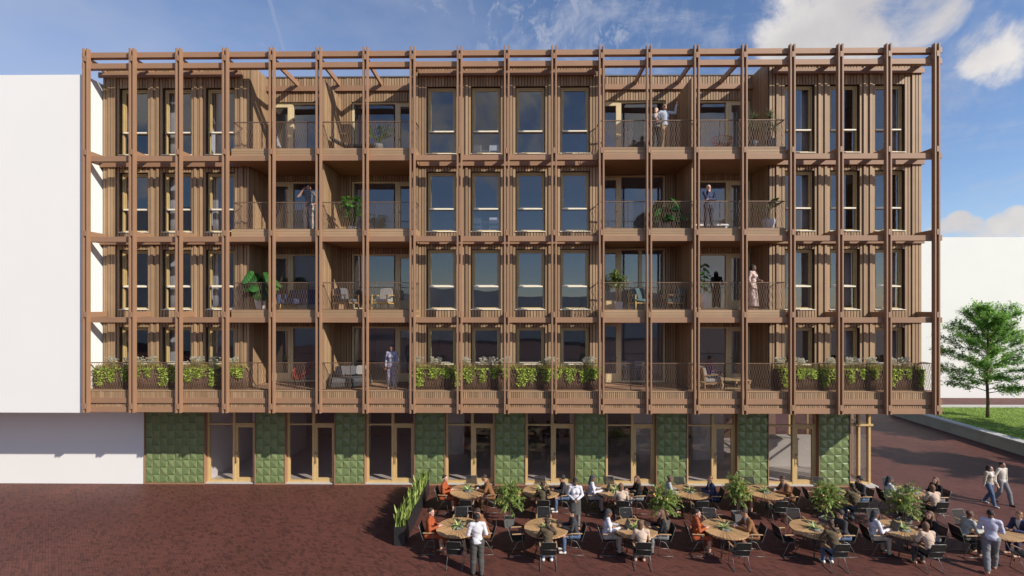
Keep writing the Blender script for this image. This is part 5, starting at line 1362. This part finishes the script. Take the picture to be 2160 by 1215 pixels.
big_leaf_plant('banana plant with two broad upright leaves on the third floor balcony', (9.98,.72,F3), .24, .42, mat('lilac_grey_pot', (.42,.42,.47), .6), 6, .70, 1.0, .22, .52, .13, 6, PLG, up=1.0)
big_leaf_plant('leafy green bush in a small pot by the left party wall', (-5.95,.62,F3), .15, .16, WPOT, 84, .48, 1.25, .33, .24, .08, 8, mat('bright_leaf', (.07,.27,.03), .45, tone=.3, trans=.3, col2=(.14,.40,.05)))
c = big_leaf_plant('fan palm in a pot on the left top floor balcony', (-4.95,.66,F4), .18, .30, GREYP, 14, .55, 1.0, .34, .52, .09, 10, mat('palm_leaf', (.14,.24,.04), .45, tone=.3, trans=.3, col2=(.26,.36,.08)), up=.9, split=True)
# fiddle-leaf fig: a single stem of big leaves
c = thing('fig_tree', 'slim fiddle leaf fig in a tall white pot beside the party wall', 'plant', (7.62,.95,F2)); round_pot(c, .17, .62, WPOT); st = MB(); st.tube([(0,0,.55),(.02,0,1.1),(0,.02,1.75)], [.014,.012,.007], 6); st.build('trunk', BARK, c); lf = MB(); r_ = random.Random(3)
for i in range(30):
    z = .75+i*.036; a = i*2.4; leaf_strip(lf, (.02*math.cos(a),.02*math.sin(a),z), (math.cos(a),math.sin(a),-.1+.3*r_.random()), r_.uniform(.22,.32), r_.uniform(.08,.11), .9, seg=4, t=r_.random(), curve=lambda s: .4+.6*s if s < .8 else (.8 if s < .99 else .1))
lf.build('foliage', MON, c)
def yucca(label, x, y):
    c = thing('yucca', label, 'plant', (x,y,F4)); round_pot(c, .19, .40, mat('dark_blue_pot', (.05,.055,.07), .5)); st = MB(); lf = MB(); r_ = random.Random(int(x*10))
    for hx, hh in ((0,1.28),(-.13,.95),(.12,.80)):
        st.tube([(hx*.3,0,.36),(hx,.01,hh)], [.03,.025], 7)
        for i in range(54):
            a = r_.uniform(0,6.28); e_ = r_.uniform(-.5,1.35); leaf_strip(lf, (hx,.01,hh), (math.cos(a)*math.cos(e_),math.sin(a)*math.cos(e_),math.sin(e_)), r_.uniform(.30,.48), .015, .30, seg=3, t=r_.random(), curve=lambda s: 1-s*.92)
    st.build('stems', BARK, c); lf.build('foliage', mat('yucca_leaf', (.17,.23,.10), .5, tone=.3, trans=.15, col2=(.34,.38,.2)), c)
yucca('spiky yucca in a dark pot at the right end of the top balcony', 10.0, .62)
yucca('smaller yucca behind the railing left of the other yucca', 9.45, .80)
ct = make_citrus(1.62,.42,15,.16,mat('pale_tapered_pot', (.46,.44,.42), .6)); ct.location = (4.28,.86,F2); ct['label'] = 'potted orange tree at the left end of the right second floor balcony'; ct['group'] = 'potted orange trees'

# ---------------------------------------------------------------- curtains just inside some windows
CURT = mat('white_curtain', (.72,.70,.67), .9, var=.04, trans=.4)
def curtain(label, x0, x1, z0, z1, y):
    c = MB(); n = 26; vs = []
    for i in range(n+1):
        u = i/n; yy = y+.028*math.sin(u*n*1.25)
        for z in (z0, (z0*.7+z1*.3), (z0+z1)/2, z1): vs.append((x0+(x1-x0)*u, yy+.01*math.sin(z*2+i), z))
    c.add(vs, [(i*4+k, (i+1)*4+k, (i+1)*4+k+1, i*4+k+1) for i in range(n) for k in range(3)], smooth=True)
    b_ = c.build('curtain', CURT); tag(b_, label, 'curtain', 'white curtains')
    so_ = b_.modifiers.new('thick', 'SOLIDIFY'); so_.thickness = .004
FN = ['first', 'second', 'third', 'top']
for n in range(4):
    for i, x in enumerate(WX['l']):
        if (n, i) in ((0,2),(3,2)): continue
        w_ = (.30,.26,.22)[i]; curtain(f'white curtain inside the {FN[n]} floor window, {ORD[i]} from the left', x-WW/2+.02, x-WW/2+.02+w_, FL[n]+.02, FL[n]+HT[n]-.05, YF+.36)
    for i, x in enumerate(WX['r']):
        if (n, i) in ((1,0),(2,1),(0,0),(3,1),(2,2)): continue
        curtain(f'white curtain inside the {FN[n]} floor window, {ORD[2-i]} from the right', x+WW/2-.30, x+WW/2-.02, FL[n]+.02, FL[n]+HT[n]-.05, YF+.36)
